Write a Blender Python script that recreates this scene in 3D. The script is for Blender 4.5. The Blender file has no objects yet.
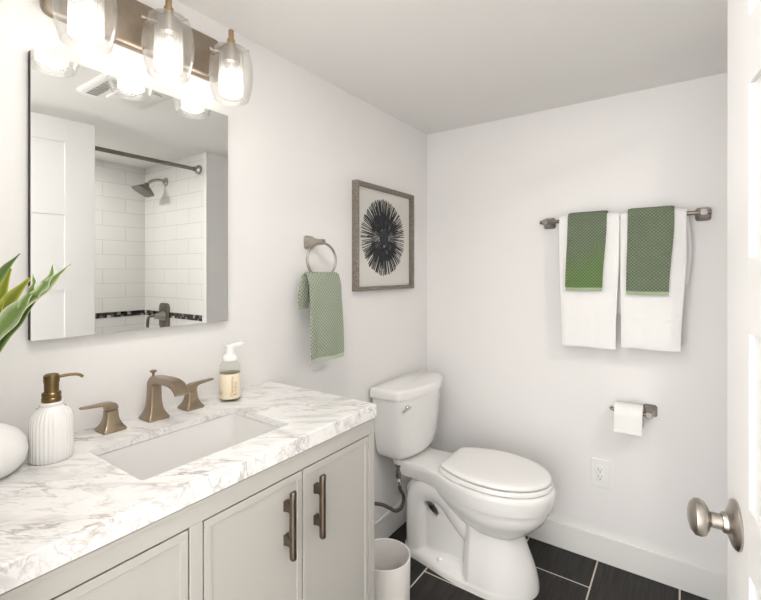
import bpy, bmesh, math, random
from mathutils import Vector, Matrix

random.seed(7)
SC = bpy.context.scene
COL = SC.collection
PI = math.pi

# ------------------------------------------------------------------ camera
F_PX, YAW, HORIZON, EYE = 430.4, math.radians(35.05), 271.9, 1.30
cam_d = bpy.data.cameras.new('camera')
cam_d.sensor_width = 36.0
cam_d.lens = 36.0 * F_PX / 761.0
cam_d.shift_y = -(300.0 - HORIZON) / 761.0
cam_d.clip_start = 0.01
cam = bpy.data.objects.new('camera', cam_d)
cam.location = (1.19, 0.0, EYE)
cam.rotation_euler = (PI / 2, 0, YAW)
COL.objects.link(cam)
SC.camera = cam

# ------------------------------------------------------------------ view + world (even fill light added to enter through the doorway)
SC.view_settings.view_transform = 'Standard'
SC.view_settings.look = 'None'
SC.view_settings.gamma = 1.0
SC.view_settings.use_curve_mapping = False
SC.view_settings.exposure = 0.87
W = bpy.data.worlds.new('world')
SC.world = W
W.use_nodes = True
W.node_tree.nodes['Background'].inputs[0].default_value = (1.0, 0.99, 0.98, 1)
W.node_tree.nodes['Background'].inputs[1].default_value = 3.1
BULB_EMIT = 3.9
ROOM_FILL_W = 2.8  # strength of the added fill light inside the doorway
SHOWER_W = 5.5

# ------------------------------------------------------------------ materials
def new_mat(name):
    m = bpy.data.materials.new(name)
    m.use_nodes = True
    nt = m.node_tree
    return m, nt, nt.nodes['Principled BSDF']

def N(nt, kind, **kw):
    n = nt.nodes.new(kind)
    for k, v in kw.items():
        setattr(n, k, v)
    return n

def ramp(nt, stops, interp='LINEAR'):
    r = nt.nodes.new('ShaderNodeValToRGB')
    cr = r.color_ramp
    cr.interpolation = interp
    while len(cr.elements) < len(stops):
        cr.elements.new(0.5)
    for e, (p, c) in zip(cr.elements, stops):
        e.position = p
        e.color = (c[0], c[1], c[2], 1)
    return r

def plain(name, col, rough=0.5, metal=0.0, coat=0.0, var=0.03, scale=30.0, bump=0.0, bscale=200.0):
    m, nt, b = new_mat(name)
    b.inputs['Roughness'].default_value = rough
    b.inputs['Metallic'].default_value = metal
    b.inputs['Coat Weight'].default_value = coat
    tc = N(nt, 'ShaderNodeTexCoord')
    nz = N(nt, 'ShaderNodeTexNoise')
    nz.inputs['Scale'].default_value = scale
    nt.links.new(tc.outputs['Object'], nz.inputs['Vector'])
    lo = tuple(max(0, c * (1 - var)) for c in col)
    hi = tuple(min(1, c * (1 + var)) for c in col)
    r = ramp(nt, [(0.3, lo), (0.7, hi)])
    nt.links.new(nz.outputs['Fac'], r.inputs['Fac'])
    nt.links.new(r.outputs['Color'], b.inputs['Base Color'])
    if bump > 0:
        n2 = N(nt, 'ShaderNodeTexNoise')
        n2.inputs['Scale'].default_value = bscale
        nt.links.new(tc.outputs['Object'], n2.inputs['Vector'])
        bp = N(nt, 'ShaderNodeBump')
        bp.inputs['Strength'].default_value = bump
        bp.inputs['Distance'].default_value = 0.002
        nt.links.new(n2.outputs['Fac'], bp.inputs['Height'])
        nt.links.new(bp.outputs['Normal'], b.inputs['Normal'])
    return m

M = {}
M['wall'] = plain('wall_paint', (0.845, 0.832, 0.822), 0.6, var=0.008, scale=3, bump=0.12, bscale=140)
M['ceiling'] = plain('ceiling_paint', (0.86, 0.848, 0.83), 0.7, var=0.008, scale=3, bump=0.1, bscale=120)
M['trim'] = plain('trim_paint', (0.84, 0.83, 0.81), 0.35, var=0.006, scale=4)
M['door'] = plain('door_paint', (0.71, 0.70, 0.69), 0.38, var=0.006, scale=4)
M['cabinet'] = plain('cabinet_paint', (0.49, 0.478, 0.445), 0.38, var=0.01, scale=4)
M['dark_gap'] = plain('shadow_gap', (0.05, 0.045, 0.04), 0.8)
M['ceramic'] = plain('ceramic', (0.86, 0.85, 0.835), 0.12, coat=0.4, var=0.004, scale=4)
M['seat'] = plain('seat_plastic', (0.87, 0.86, 0.845), 0.2, coat=0.2, var=0.004, scale=4)
M['bronze'] = plain('champagne_bronze', (0.36, 0.287, 0.21), 0.3, 1.0, var=0.05, scale=60)
M['plate'] = plain('bronze_plate', (0.36, 0.30, 0.24), 0.38, 1.0, var=0.05, scale=60)
M['brass'] = plain('aged_brass', (0.20, 0.135, 0.062), 0.3, 1.0, var=0.06, scale=80)
M['gold'] = plain('socket_brass', (0.42, 0.30, 0.18), 0.3, 1.0, var=0.05, scale=80)
M['nickel'] = plain('brushed_nickel', (0.44, 0.405, 0.365), 0.3, 1.0, var=0.05, scale=90)
M['darknickel'] = plain('dark_nickel', (0.25, 0.225, 0.20), 0.28, 1.0, var=0.05, scale=90)
M['pull'] = plain('pull_bronze', (0.17, 0.138, 0.11), 0.38, 1.0, var=0.05, scale=90)
M['chrome'] = plain('chrome', (0.8, 0.8, 0.8), 0.08, 1.0, var=0.01)
M['rubber'] = plain('braided_hose', (0.10, 0.085, 0.075), 0.5, var=0.3, scale=400)
M['black'] = plain('black_paint', (0.02, 0.02, 0.02), 0.6)
M['white_plastic'] = plain('white_plastic', (0.86, 0.86, 0.85), 0.3, var=0.004)
M['bin'] = plain('bin_plastic', (0.86, 0.83, 0.80), 0.35, var=0.006)
M['terry'] = plain('white_terry', (0.88, 0.87, 0.86), 0.95, var=0.02, scale=300, bump=0.8, bscale=500)
M['paper'] = plain('tissue_paper', (0.88, 0.87, 0.85), 0.9, var=0.01, bump=0.1)
M['card'] = plain('cardboard', (0.5, 0.4, 0.3), 0.9)
M['mat'] = plain('picture_mat', (0.70, 0.68, 0.64), 0.9, var=0.01)
M['burst'] = plain('charcoal_paper', (0.024, 0.026, 0.030), 0.7, var=0.3, scale=90)
M['vase'] = plain('vase_ceramic', (0.84, 0.83, 0.82), 0.35, var=0.005)
M['tub'] = plain('tub_acrylic', (0.85, 0.85, 0.84), 0.15, var=0.004)
M['wood_floor'] = plain('hall_floor', (0.45, 0.38, 0.30), 0.5, var=0.1, scale=8)
M['husk'] = plain('dried_husk', (0.55, 0.26, 0.04), 0.7, var=0.2, scale=60)
M['grille'] = plain('grille_grey', (0.42, 0.40, 0.38), 0.6)
M['slot'] = plain('slot_dark', (0.03, 0.03, 0.03), 0.7)

# weathered grey wood of the picture frame
m, nt, b = new_mat('weathered_frame'); M['frame'] = m
tc = N(nt, 'ShaderNodeTexCoord'); mp = N(nt, 'ShaderNodeMapping'); mp.inputs['Scale'].default_value = (60, 60, 60)
nz = N(nt, 'ShaderNodeTexNoise'); nz.inputs['Scale'].default_value = 2.0; nz.inputs['Detail'].default_value = 6
r = ramp(nt, [(0.3, (0.14, 0.12, 0.098)), (0.7, (0.31, 0.275, 0.235))])
nt.links.new(tc.outputs['Object'], mp.inputs['Vector']); nt.links.new(mp.outputs['Vector'], nz.inputs['Vector'])
nt.links.new(nz.outputs['Fac'], r.inputs['Fac']); nt.links.new(r.outputs['Color'], b.inputs['Base Color'])
b.inputs['Roughness'].default_value = 0.45; b.inputs['Metallic'].default_value = 0.2

# mirror silver
m, nt, b = new_mat('mirror_silver'); M['mirror'] = m
b.inputs['Base Color'].default_value = (0.80, 0.81, 0.80, 1); b.inputs['Metallic'].default_value = 1; b.inputs['Roughness'].default_value = 0.0

# clear glass that lets light pass: transparent + fresnel gloss
def glassy(name, tint, ior=1.35, edge=0.25, diff=0.0):
    m = bpy.data.materials.new(name); m.use_nodes = True
    nt = m.node_tree; nt.nodes.clear()
    out = N(nt, 'ShaderNodeOutputMaterial')
    tr = N(nt, 'ShaderNodeBsdfTransparent'); tr.inputs['Color'].default_value = (*tint, 1)
    gl = N(nt, 'ShaderNodeBsdfGlossy'); gl.inputs['Roughness'].default_value = 0.06
    df = N(nt, 'ShaderNodeBsdfTranslucent'); df.inputs['Color'].default_value = (0.85, 0.84, 0.82, 1)
    lw = N(nt, 'ShaderNodeLayerWeight'); lw.inputs['Blend'].default_value = 0.5
    pw = N(nt, 'ShaderNodeMath', operation='POWER'); pw.inputs[1].default_value = 3.0
    ml = N(nt, 'ShaderNodeMath', operation='MULTIPLY_ADD'); ml.inputs[1].default_value = edge; ml.inputs[2].default_value = 0.025
    nt.links.new(lw.outputs['Facing'], pw.inputs[0]); nt.links.new(pw.outputs[0], ml.inputs[0])
    mx = N(nt, 'ShaderNodeMixShader'); mx2 = N(nt, 'ShaderNodeMixShader')
    nt.links.new(ml.outputs[0], mx.inputs['Fac'])
    nt.links.new(tr.outputs[0], mx.inputs[1]); nt.links.new(gl.outputs[0], mx.inputs[2])
    mx2.inputs['Fac'].default_value = diff
    nt.links.new(mx.outputs[0], mx2.inputs[1]); nt.links.new(df.outputs[0], mx2.inputs[2])
    nt.links.new(mx2.outputs[0], out.inputs['Surface'])
    return m, nt, mx2
M['glass'], _, _ = glassy('clear_glass', (0.985, 0.985, 0.98), edge=0.6, diff=0.035)
M['bottle'], _, _ = glassy('bottle_plastic', (0.965, 0.97, 0.955), edge=0.35, diff=0.13)
M['liquid'], _, _ = glassy('clear_soap', (0.97, 0.97, 0.93), edge=0.1, diff=0.03)

# inner diffuser: fine woven mesh etched on glass
M['etched'], nt, mx2 = glassy('etched_glass', (0.96, 0.95, 0.93), edge=0.15)
tc = N(nt, 'ShaderNodeTexCoord'); mp = N(nt, 'ShaderNodeMapping'); mp.inputs['Scale'].default_value = (26, 16, 1)
mp.inputs['Rotation'].default_value = (0, 0, PI / 4)
ck = N(nt, 'ShaderNodeTexChecker'); ck.inputs['Scale'].default_value = 1.6
ck.inputs['Color1'].default_value = (0.10, 0.10, 0.10, 1); ck.inputs['Color2'].default_value = (0.42, 0.42, 0.42, 1)
nt.links.new(tc.outputs['UV'], mp.inputs['Vector']); nt.links.new(mp.outputs['Vector'], ck.inputs['Vector'])
nt.links.new(ck.outputs['Color'], mx2.inputs['Fac'])

# glowing bulb
m, nt, b = new_mat('bulb_glow'); M['bulb'] = m
b.inputs['Base Color'].default_value = (0.9, 0.9, 0.88, 1)
b.inputs['Emission Color'].default_value = (1.0, 0.96, 0.91, 1); b.inputs['Emission Strength'].default_value = BULB_EMIT

# lit ceiling lens
m, nt, b = new_mat('lens_glow'); M['lens'] = m
b.inputs['Base Color'].default_value = (0.9, 0.9, 0.88, 1)
b.inputs['Emission Color'].default_value = (1.0, 0.97, 0.92, 1); b.inputs['Emission Strength'].default_value = 3.0
M['lens_off'] = plain('lens_off', (0.80, 0.79, 0.77), 0.3)

# marble
m, nt, b = new_mat('veined_marble'); M['marble'] = m
tc = N(nt, 'ShaderNodeTexCoord')
mp = N(nt, 'ShaderNodeMapping'); mp.vector_type = 'TEXTURE'; mp.inputs['Rotation'].default_value = (0.25, 0.15, math.radians(38)); mp.inputs['Scale'].default_value = (0.26, 0.075, 0.10)
nt.links.new(tc.outputs['Object'], mp.inputs['Vector'])
def vein(scale, detail, dist, width, seed, dens=None):
    n = N(nt, 'ShaderNodeTexNoise', noise_dimensions='4D')
    n.inputs['W'].default_value = seed
    n.inputs['Scale'].default_value = scale; n.inputs['Detail'].default_value = detail
    n.inputs['Distortion'].default_value = dist; n.inputs['Roughness'].default_value = 0.6
    nt.links.new(mp.outputs['Vector'], n.inputs['Vector'])
    s = N(nt, 'ShaderNodeMath', operation='SUBTRACT'); s.inputs[1].default_value = 0.5
    a = N(nt, 'ShaderNodeMath', operation='ABSOLUTE')
    nt.links.new(n.outputs['Fac'], s.inputs[0]); nt.links.new(s.outputs[0], a.inputs[0])
    mr = N(nt, 'ShaderNodeMapRange'); mr.inputs['From Min'].default_value = 0; mr.inputs['From Max'].default_value = width
    mr.inputs['To Min'].default_value = 1; mr.inputs['To Max'].default_value = 0
    nt.links.new(a.outputs[0], mr.inputs['Value'])
    g = N(nt, 'ShaderNodeTexNoise', noise_dimensions='4D'); g.inputs['W'].default_value = seed + 3.3; g.inputs['Scale'].default_value = scale * 0.9
    nt.links.new(mp.outputs['Vector'], g.inputs['Vector'])
    gr = N(nt, 'ShaderNodeMapRange'); gr.inputs['From Min'].default_value = 0.42; gr.inputs['From Max'].default_value = 0.66
    nt.links.new(g.outputs['Fac'], gr.inputs['Value'])
    mu = N(nt, 'ShaderNodeMath', operation='MULTIPLY')
    nt.links.new(mr.outputs[0], mu.inputs[0]); nt.links.new(gr.outputs[0], mu.inputs[1])
    return mu
cl = N(nt, 'ShaderNodeTexNoise'); cl.inputs['Scale'].default_value = 1.3; cl.inputs['Detail'].default_value = 5; cl.inputs['Distortion'].default_value = 0.8
nt.links.new(mp.outputs['Vector'], cl.inputs['Vector'])
base = ramp(nt, [(0.28, (0.62, 0.605, 0.60)), (0.46, (0.85, 0.845, 0.835)), (0.7, (0.87, 0.865, 0.855))])
nt.links.new(cl.outputs['Fac'], base.inputs['Fac'])
prev = base.outputs['Color']
for (sc_, de, di, wi, se, col, k) in ((0.8, 5, 0.8, 0.022, 1.0, (0.34, 0.30, 0.29), 0.8), (1.5, 6, 0.6, 0.022, 5.0, (0.32, 0.25, 0.20), 0.75), (2.6, 6, 0.5, 0.026, 9.0, (0.45, 0.41, 0.39), 0.6)):
    v = vein(sc_, de, di, wi, se)
    kk = N(nt, 'ShaderNodeMath', operation='MULTIPLY'); kk.inputs[1].default_value = k
    nt.links.new(v.outputs[0], kk.inputs[0])
    mx = N(nt, 'ShaderNodeMix', data_type='RGBA')
    nt.links.new(kk.outputs[0], mx.inputs['Factor']); nt.links.new(prev, mx.inputs[6]); mx.inputs[7].default_value = (*col, 1)
    prev = mx.outputs[2]
nt.links.new(prev, b.inputs['Base Color'])
b.inputs['Roughness'].default_value = 0.25

# brick-laid tiles: axes picks the (u, v) components of the object position
def tiles(name, axes, off, w, h, mortar, c1, c2, cm, rough, streak=None, bump=0.3):
    m, nt, b = new_mat(name)
    tc = N(nt, 'ShaderNodeTexCoord'); sp = N(nt, 'ShaderNodeSeparateXYZ'); cb = N(nt, 'ShaderNodeCombineXYZ')
    nt.links.new(tc.outputs['Object'], sp.inputs[0])
    for i in range(2):
        a = N(nt, 'ShaderNodeMath', operation='ADD'); a.inputs[1].default_value = off[i]
        nt.links.new(sp.outputs[axes[i]], a.inputs[0]); nt.links.new(a.outputs[0], cb.inputs[i])
    br = N(nt, 'ShaderNodeTexBrick'); br.offset = 0.5
    br.inputs['Scale'].default_value = 1.0; br.inputs['Mortar Size'].default_value = mortar; br.inputs['Mortar Smooth'].default_value = 0.1
    br.inputs['Brick Width'].default_value = w; br.inputs['Row Height'].default_value = h; br.inputs['Bias'].default_value = 0
    br.inputs['Color1'].default_value = (*c1, 1); br.inputs['Color2'].default_value = (*c2, 1); br.inputs['Mortar'].default_value = (*cm, 1)
    nt.links.new(cb.outputs[0], br.inputs['Vector'])
    colout = br.outputs['Color']
    if streak:
        mp = N(nt, 'ShaderNodeMapping'); mp.inputs['Scale'].default_value = streak
        nt.links.new(tc.outputs['Object'], mp.inputs['Vector'])
        nz = N(nt, 'ShaderNodeTexNoise'); nz.inputs['Scale'].default_value = 1.0; nz.inputs['Detail'].default_value = 3
        nt.links.new(mp.outputs['Vector'], nz.inputs['Vector'])
        rr = ramp(nt, [(0.3, (0.55, 0.55, 0.55)), (0.72, (1.9, 1.85, 1.8))])
        nt.links.new(nz.outputs['Fac'], rr.inputs['Fac'])
        mm = N(nt, 'ShaderNodeMix', data_type='RGBA', blend_type='MULTIPLY'); mm.inputs['Factor'].default_value = 1
        nt.links.new(br.outputs['Color'], mm.inputs[6]); nt.links.new(rr.outputs['Color'], mm.inputs[7])
        m2 = N(nt, 'ShaderNodeMix', data_type='RGBA')
        nt.links.new(br.outputs['Fac'], m2.inputs['Factor']); nt.links.new(mm.outputs[2], m2.inputs[6]); m2.inputs[7].default_value = (*cm, 1)
        colout = m2.outputs[2]
    nt.links.new(colout, b.inputs['Base Color'])
    b.inputs['Roughness'].default_value = rough
    b.inputs['Specular IOR Level'].default_value = 0.3 if streak else 0.5
    bp = N(nt, 'ShaderNodeBump', invert=True); bp.inputs['Strength'].default_value = bump; bp.inputs['Distance'].default_value = 0.002
    nt.links.new(br.outputs['Fac'], bp.inputs['Height']); nt.links.new(bp.outputs['Normal'], b.inputs['Normal'])
    return m
M['floor'] = tiles('slate_floor_tile', (1, 0), (-1.64 + 0.305, -0.272), 0.61, 0.303, 0.0032, (0.016, 0.0148, 0.014), (0.020, 0.0185, 0.0175), (0.62, 0.57, 0.49), 0.5, (150, 6, 1), 0.2)
wt = ((0.83, 0.82, 0.80), (0.80, 0.79, 0.775), (0.60, 0.585, 0.56))
M['tile_back'] = tiles('subway_tile_back', (1, 2), (0.02, -1.013), 0.305, 0.1025, 0.0016, *wt, 0.15)
M['tile_end'] = tiles('subway_tile_end', (0, 2), (0.08, -1.013), 0.305, 0.1025, 0.0016, *wt, 0.15)

def mosaic(name, axes):
    m, nt, b = new_mat(name)
    tc = N(nt, 'ShaderNodeTexCoord'); sp = N(nt, 'ShaderNodeSeparateXYZ'); cb = N(nt, 'ShaderNodeCombineXYZ')
    nt.links.new(tc.outputs['Object'], sp.inputs[0])
    for i in range(2):
        nt.links.new(sp.outputs[axes[i]], cb.inputs[i])
    mp = N(nt, 'ShaderNodeMapping'); mp.inputs['Location'].default_value = (0, -0.976 * 44, 0); mp.inputs['Scale'].default_value = (44, 44, 1)
    nt.links.new(cb.outputs[0], mp.inputs['Vector'])
    vo = N(nt, 'ShaderNodeTexVoronoi', distance='CHEBYCHEV', voronoi_dimensions='2D'); vo.inputs['Randomness'].default_value = 0.35; vo.inputs['Scale'].default_value = 1
    nt.links.new(mp.outputs['Vector'], vo.inputs['Vector'])
    bw = N(nt, 'ShaderNodeSeparateColor'); nt.links.new(vo.outputs['Color'], bw.inputs[0])
    r = ramp(nt, [(0.0, (0.015, 0.013, 0.012)), (0.45, (0.05, 0.04, 0.035)), (0.62, (0.16, 0.16, 0.15)), (0.8, (0.32, 0.31, 0.29)), (0.95, (0.6, 0.58, 0.55))], 'CONSTANT')
    nt.links.new(bw.outputs[0], r.inputs['Fac']); nt.links.new(r.outputs['Color'], b.inputs['Base Color'])
    b.inputs['Roughness'].default_value = 0.1
    return m
M['mosaic_back'] = mosaic('mosaic_back', (1, 2)); M['mosaic_end'] = mosaic('mosaic_end', (0, 2))

# popcorn-weave towel
def popcorn(name, lo, hi, fade=None, k=2 * PI / 0.0066):
    m, nt, b = new_mat(name)
    tc = N(nt, 'ShaderNodeTexCoord'); mp = N(nt, 'ShaderNodeMapping'); mp.inputs['Rotation'].default_value = (0, 0, math.radians(45)); mp.inputs['Scale'].default_value = (k * 0.7, k * 0.7, 1)
    sp = N(nt, 'ShaderNodeSeparateXYZ')
    nt.links.new(tc.outputs['UV'], mp.inputs['Vector']); nt.links.new(mp.outputs['Vector'], sp.inputs[0])
    s = []
    for i in range(2):
        q = N(nt, 'ShaderNodeMath', operation='SINE'); nt.links.new(sp.outputs[i], q.inputs[0]); s.append(q)
    mu = N(nt, 'ShaderNodeMath', operation='ADD'); nt.links.new(s[0].outputs[0], mu.inputs[0]); nt.links.new(s[1].outputs[0], mu.inputs[1])
    mr = N(nt, 'ShaderNodeMapRange'); mr.inputs['From Min'].default_value = -2.0; mr.inputs['From Max'].default_value = 1.6
    nt.links.new(mu.outputs[0], mr.inputs['Value'])
    r = ramp(nt, [(0.15, lo), (0.75, hi)]); nt.links.new(mr.outputs[0], r.inputs['Fac'])
    col = r.outputs['Color']
    if fade:                                                     # dyed vivid green towards the lower corner
        lo2, hi2, ax, a0, a1 = fade
        r2 = ramp(nt, [(0.15, lo2), (0.75, hi2)]); nt.links.new(mr.outputs[0], r2.inputs['Fac'])
        s2 = N(nt, 'ShaderNodeSeparateXYZ'); nt.links.new(tc.outputs['UV'], s2.inputs[0])
        ad = N(nt, 'ShaderNodeMath', operation='MULTIPLY_ADD'); ad.inputs[1].default_value = -0.45
        nt.links.new(s2.outputs[0], ad.inputs[0]); nt.links.new(s2.outputs[1], ad.inputs[2])
        mr2 = N(nt, 'ShaderNodeMapRange', interpolation_type='SMOOTHSTEP'); mr2.inputs['From Min'].default_value = a0; mr2.inputs['From Max'].default_value = a1; mr2.inputs['To Min'].default_value = 1; mr2.inputs['To Max'].default_value = 0
        nt.links.new(ad.outputs[0], mr2.inputs['Value'])
        mx = N(nt, 'ShaderNodeMix', data_type='RGBA'); nt.links.new(mr2.outputs[0], mx.inputs['Factor'])
        nt.links.new(col, mx.inputs[6]); nt.links.new(r2.outputs['Color'], mx.inputs[7]); col = mx.outputs[2]
    nt.links.new(col, b.inputs['Base Color'])
    bp = N(nt, 'ShaderNodeBump'); bp.inputs['Strength'].default_value = 0.8; bp.inputs['Distance'].default_value = 0.003
    nt.links.new(mr.outputs[0], bp.inputs['Height']); nt.links.new(bp.outputs['Normal'], b.inputs['Normal'])
    b.inputs['Roughness'].default_value = 0.95
    return m
M['sage'] = popcorn('sage_towel', (0.19, 0.225, 0.16), (0.41, 0.455, 0.365))
M['green'] = popcorn('green_towel', (0.085, 0.112, 0.068), (0.20, 0.24, 0.165))
M['vivid'] = popcorn('green_towel_bright', (0.085, 0.112, 0.068), (0.20, 0.24, 0.165), ((0.065, 0.115, 0.035), (0.175, 0.27, 0.105), 1, -0.34, -0.16))
M['hem_sage'] = plain('hem_sage', (0.45, 0.50, 0.40), 0.9, bump=0.3)
M['hem_green'] = plain('hem_green', (0.33, 0.40, 0.26), 0.9, bump=0.3)

# leaves
def leafmat(name, core, edge):
    m, nt, b = new_mat(name)
    tc = N(nt, 'ShaderNodeTexCoord'); sp = N(nt, 'ShaderNodeSeparateXYZ'); nt.links.new(tc.outputs['UV'], sp.inputs[0])
    su = N(nt, 'ShaderNodeMath', operation='SUBTRACT'); su.inputs[1].default_value = 0.5; ab = N(nt, 'ShaderNodeMath', operation='ABSOLUTE')
    nt.links.new(sp.outputs[0], su.inputs[0]); nt.links.new(su.outputs[0], ab.inputs[0])
    nz = N(nt, 'ShaderNodeTexNoise'); nz.inputs['Scale'].default_value = 60; nt.links.new(tc.outputs['Object'], nz.inputs['Vector'])
    ad = N(nt, 'ShaderNodeMath', operation='MULTIPLY_ADD'); ad.inputs[1].default_value = 0.18
    nt.links.new(nz.outputs['Fac'], ad.inputs[0]); nt.links.new(ab.outputs[0], ad.inputs[2])
    r = ramp(nt, [(0.25, core), (0.5, tuple((a + c) / 2 for a, c in zip(core, edge))), (0.58, edge)])
    nt.links.new(ad.outputs[0], r.inputs['Fac']); nt.links.new(r.outputs['Color'], b.inputs['Base Color'])
    b.inputs['Roughness'].default_value = 0.35
    b.inputs['Subsurface Weight'].default_value = 0.0
    return m
M['leaf_dark'] = leafmat('leaf_dark', (0.10, 0.19, 0.05), (0.34, 0.42, 0.14))
M['leaf_lime'] = leafmat('leaf_lime', (0.22, 0.27, 0.015), (0.62, 0.62, 0.12))
M['leaf_pale'] = leafmat('leaf_pale', (0.19, 0.31, 0.08), (0.74, 0.78, 0.55))

# cream bottle label
M['label'] = plain('cream_label', (0.88, 0.78, 0.60), 0.6, var=0.02)
M['label_ink'] = plain('label_ink', (0.50, 0.22, 0.06), 0.6)

# ------------------------------------------------------------------ mesh helpers
ORG = {}

def obj(name, bm, mat, parent=None, loc=None, smooth=True, angle=35):
    """bm in world coordinates; the object's origin becomes loc (or its parent's origin)."""
    o_ = Vector(ORG[parent.name]) if parent else (Vector(loc) if loc else Vector((0, 0, 0)))
    bmesh.ops.translate(bm, verts=bm.verts, vec=-o_)
    me = bpy.data.meshes.new(name)
    bm.to_mesh(me); bm.free()
    mats = mat if isinstance(mat, (list, tuple)) else [mat]
    for mm in mats:
        me.materials.append(M[mm] if isinstance(mm, str) else mm)
    if smooth:
        for p in me.polygons:
            p.use_smooth = True
        try:
            me.set_sharp_from_angle(angle=math.radians(angle))
        except Exception:
            pass
    o = bpy.data.objects.new(name, me)
    COL.objects.link(o)
    if parent:
        o.parent = parent
    else:
        o.location = o_
    ORG[o.name] = tuple(o_)
    return o

def tag(o, label, cat, group=None):
    o['label'] = label; o['category'] = cat
    if group:
        o['group'] = group
    return o

def thing(name, loc, label, cat, group=None):
    o = bpy.data.objects.new(name, None)
    o.empty_display_size = 0.05
    COL.objects.link(o); o.location = loc
    ORG[o.name] = tuple(loc)
    return tag(o, label, cat, group)

def struct(o):
    o['kind'] = 'structure'
    return o

def NB():
    return bmesh.new()

def box(bm, a, b_, bev=0.0, seg=2):
    a, b_ = Vector(a), Vector(b_)
    c = (a + b_) / 2; s = b_ - a
    r = bmesh.ops.create_cube(bm, size=1.0)
    vs = r['verts']
    for v in vs:
        v.co = Vector((v.co.x * s.x + c.x, v.co.y * s.y + c.y, v.co.z * s.z + c.z))
    if bev > 0:
        es = list({e for v in vs for e in v.link_edges})
        bmesh.ops.bevel(bm, geom=es, offset=bev, segments=seg, affect='EDGES', profile=0.5)
    return bm

def loft(bm, rings, cap0=True, cap1=True, closed=True):
    vr = [[bm.verts.new(p) for p in r_] for r_ in rings]
    n = len(vr[0])
    for i in range(len(vr) - 1):
        for j in range(n if closed else n - 1):
            k = (j + 1) % n
            try:
                bm.faces.new((vr[i][j], vr[i][k], vr[i + 1][k], vr[i + 1][j]))
            except ValueError:
                pass
    if cap0:
        bm.faces.new(list(reversed(vr[0])))
    if cap1:
        bm.faces.new(vr[-1])
    bmesh.ops.recalc_face_normals(bm, faces=bm.faces)
    return vr

def frame_dirs(t):
    t = t.normalized()
    up = Vector((0, 0, 1)) if abs(t.z) < 0.9 else Vector((1, 0, 0))
    a = t.cross(up).normalized()
    return a, a.cross(t).normalized()

def tube(bm, pts, r, n=14, cap=True):
    pts = [Vector(p) for p in pts]
    rings = []
    a = None
    for i, p in enumerate(pts):
        t = (pts[min(i + 1, len(pts) - 1)] - pts[max(i - 1, 0)])
        if a is None:
            a, b_ = frame_dirs(t)
        else:
            tn = t.normalized()
            a = (a - tn * a.dot(tn)).normalized(); b_ = a.cross(tn).normalized()
        rr = r[i] if isinstance(r, (list, tuple)) else r
        rings.append([p + a * math.cos(2 * PI * j / n) * rr + b_ * math.sin(2 * PI * j / n) * rr for j in range(n)])
    loft(bm, rings, cap, cap)
    return bm

def lathe(bm, prof, base, axis=(0, 0, 1), n=40, uv=False, ribs=0, ribamp=0.0):
    """prof = [(radius, height along axis)...]"""
    ax = Vector(axis).normalized()
    a, b_ = frame_dirs(ax)
    base = Vector(base)
    rows = []
    for (r, h) in prof:
        if r < 1e-6:
            rows.append([bm.verts.new(base + ax * h)])
        else:
            rows.append([bm.verts.new(base + ax * h + (a * math.cos(2 * PI * j / n) + b_ * math.sin(2 * PI * j / n)) *
                        (r * (1 + (ribamp * math.cos(ribs * 2 * PI * j / n) if ribs else 0)))) for j in range(n)])
    lay = bm.loops.layers.uv.verify() if uv else None
    for i in range(len(rows) - 1):
        A, B = rows[i], rows[i + 1]
        for j in range(n):
            k = (j + 1) % n
            if len(A) == 1 and len(B) == 1:
                continue
            if len(A) == 1:
                f = bm.faces.new((A[0], B[k], B[j])); uvs = None
            elif len(B) == 1:
                f = bm.faces.new((A[j], A[k], B[0])); uvs = None
            else:
                f = bm.faces.new((A[j], A[k], B[k], B[j]))
                uvs = ((j / n, prof[i][1] * 10), ((j + 1) / n, prof[i][1] * 10), ((j + 1) / n, prof[i + 1][1] * 10), (j / n, prof[i + 1][1] * 10))
            if uv and uvs:
                for l, q in zip(f.loops, uvs):
                    l[lay].uv = q
    bmesh.ops.recalc_face_normals(bm, faces=bm.faces)
    return bm

def rrect(cx, cy, hx, hy, r, z, n=6, plane='xy'):
    """rounded rectangle ring in the xy plane at height z"""
    pts = []
    for (sx, sy, a0) in ((1, 1, 0), (-1, 1, 90), (-1, -1, 180), (1, -1, 270)):
        for i in range(n + 1):
            a = math.radians(a0 + 90 * i / n)
            pts.append(Vector((cx + sx * (hx - r) + r * math.cos(a), cy + sy * (hy - r) + r * math.sin(a), z)))
    return pts

def smoothpath(ctrl, n=12):
    """Catmull-Rom through control points"""
    P = [Vector(c) for c in ctrl]
    P = [P[0] * 2 - P[1]] + P + [P[-1] * 2 - P[-2]]
    out = []
    for i in range(1, len(P) - 2):
        for k in range(n):
            t = k / n
            p0, p1, p2, p3 = P[i - 1], P[i], P[i + 1], P[i + 2]
            out.append(0.5 * ((2 * p1) + (p2 - p0) * t + (2 * p0 - 5 * p1 + 4 * p2 - p3) * t * t + (3 * p1 - p0 - 3 * p2 + p3) * t ** 3))
    out.append(P[-2])
    return out

def sstep(a, b_, x):
    t = max(0.0, min(1.0, (x - a) / (b_ - a)))
    return t * t * (3 - 2 * t)

def resample(pts, step):
    out = [pts[0]]
    acc = 0.0
    for i in range(1, len(pts)):
        seg = pts[i] - pts[i - 1]
        L = seg.length
        m_ = max(1, int(round(L / step)))
        for k in range(1, m_ + 1):
            out.append(pts[i - 1] + seg * k / m_)
    return out

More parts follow.
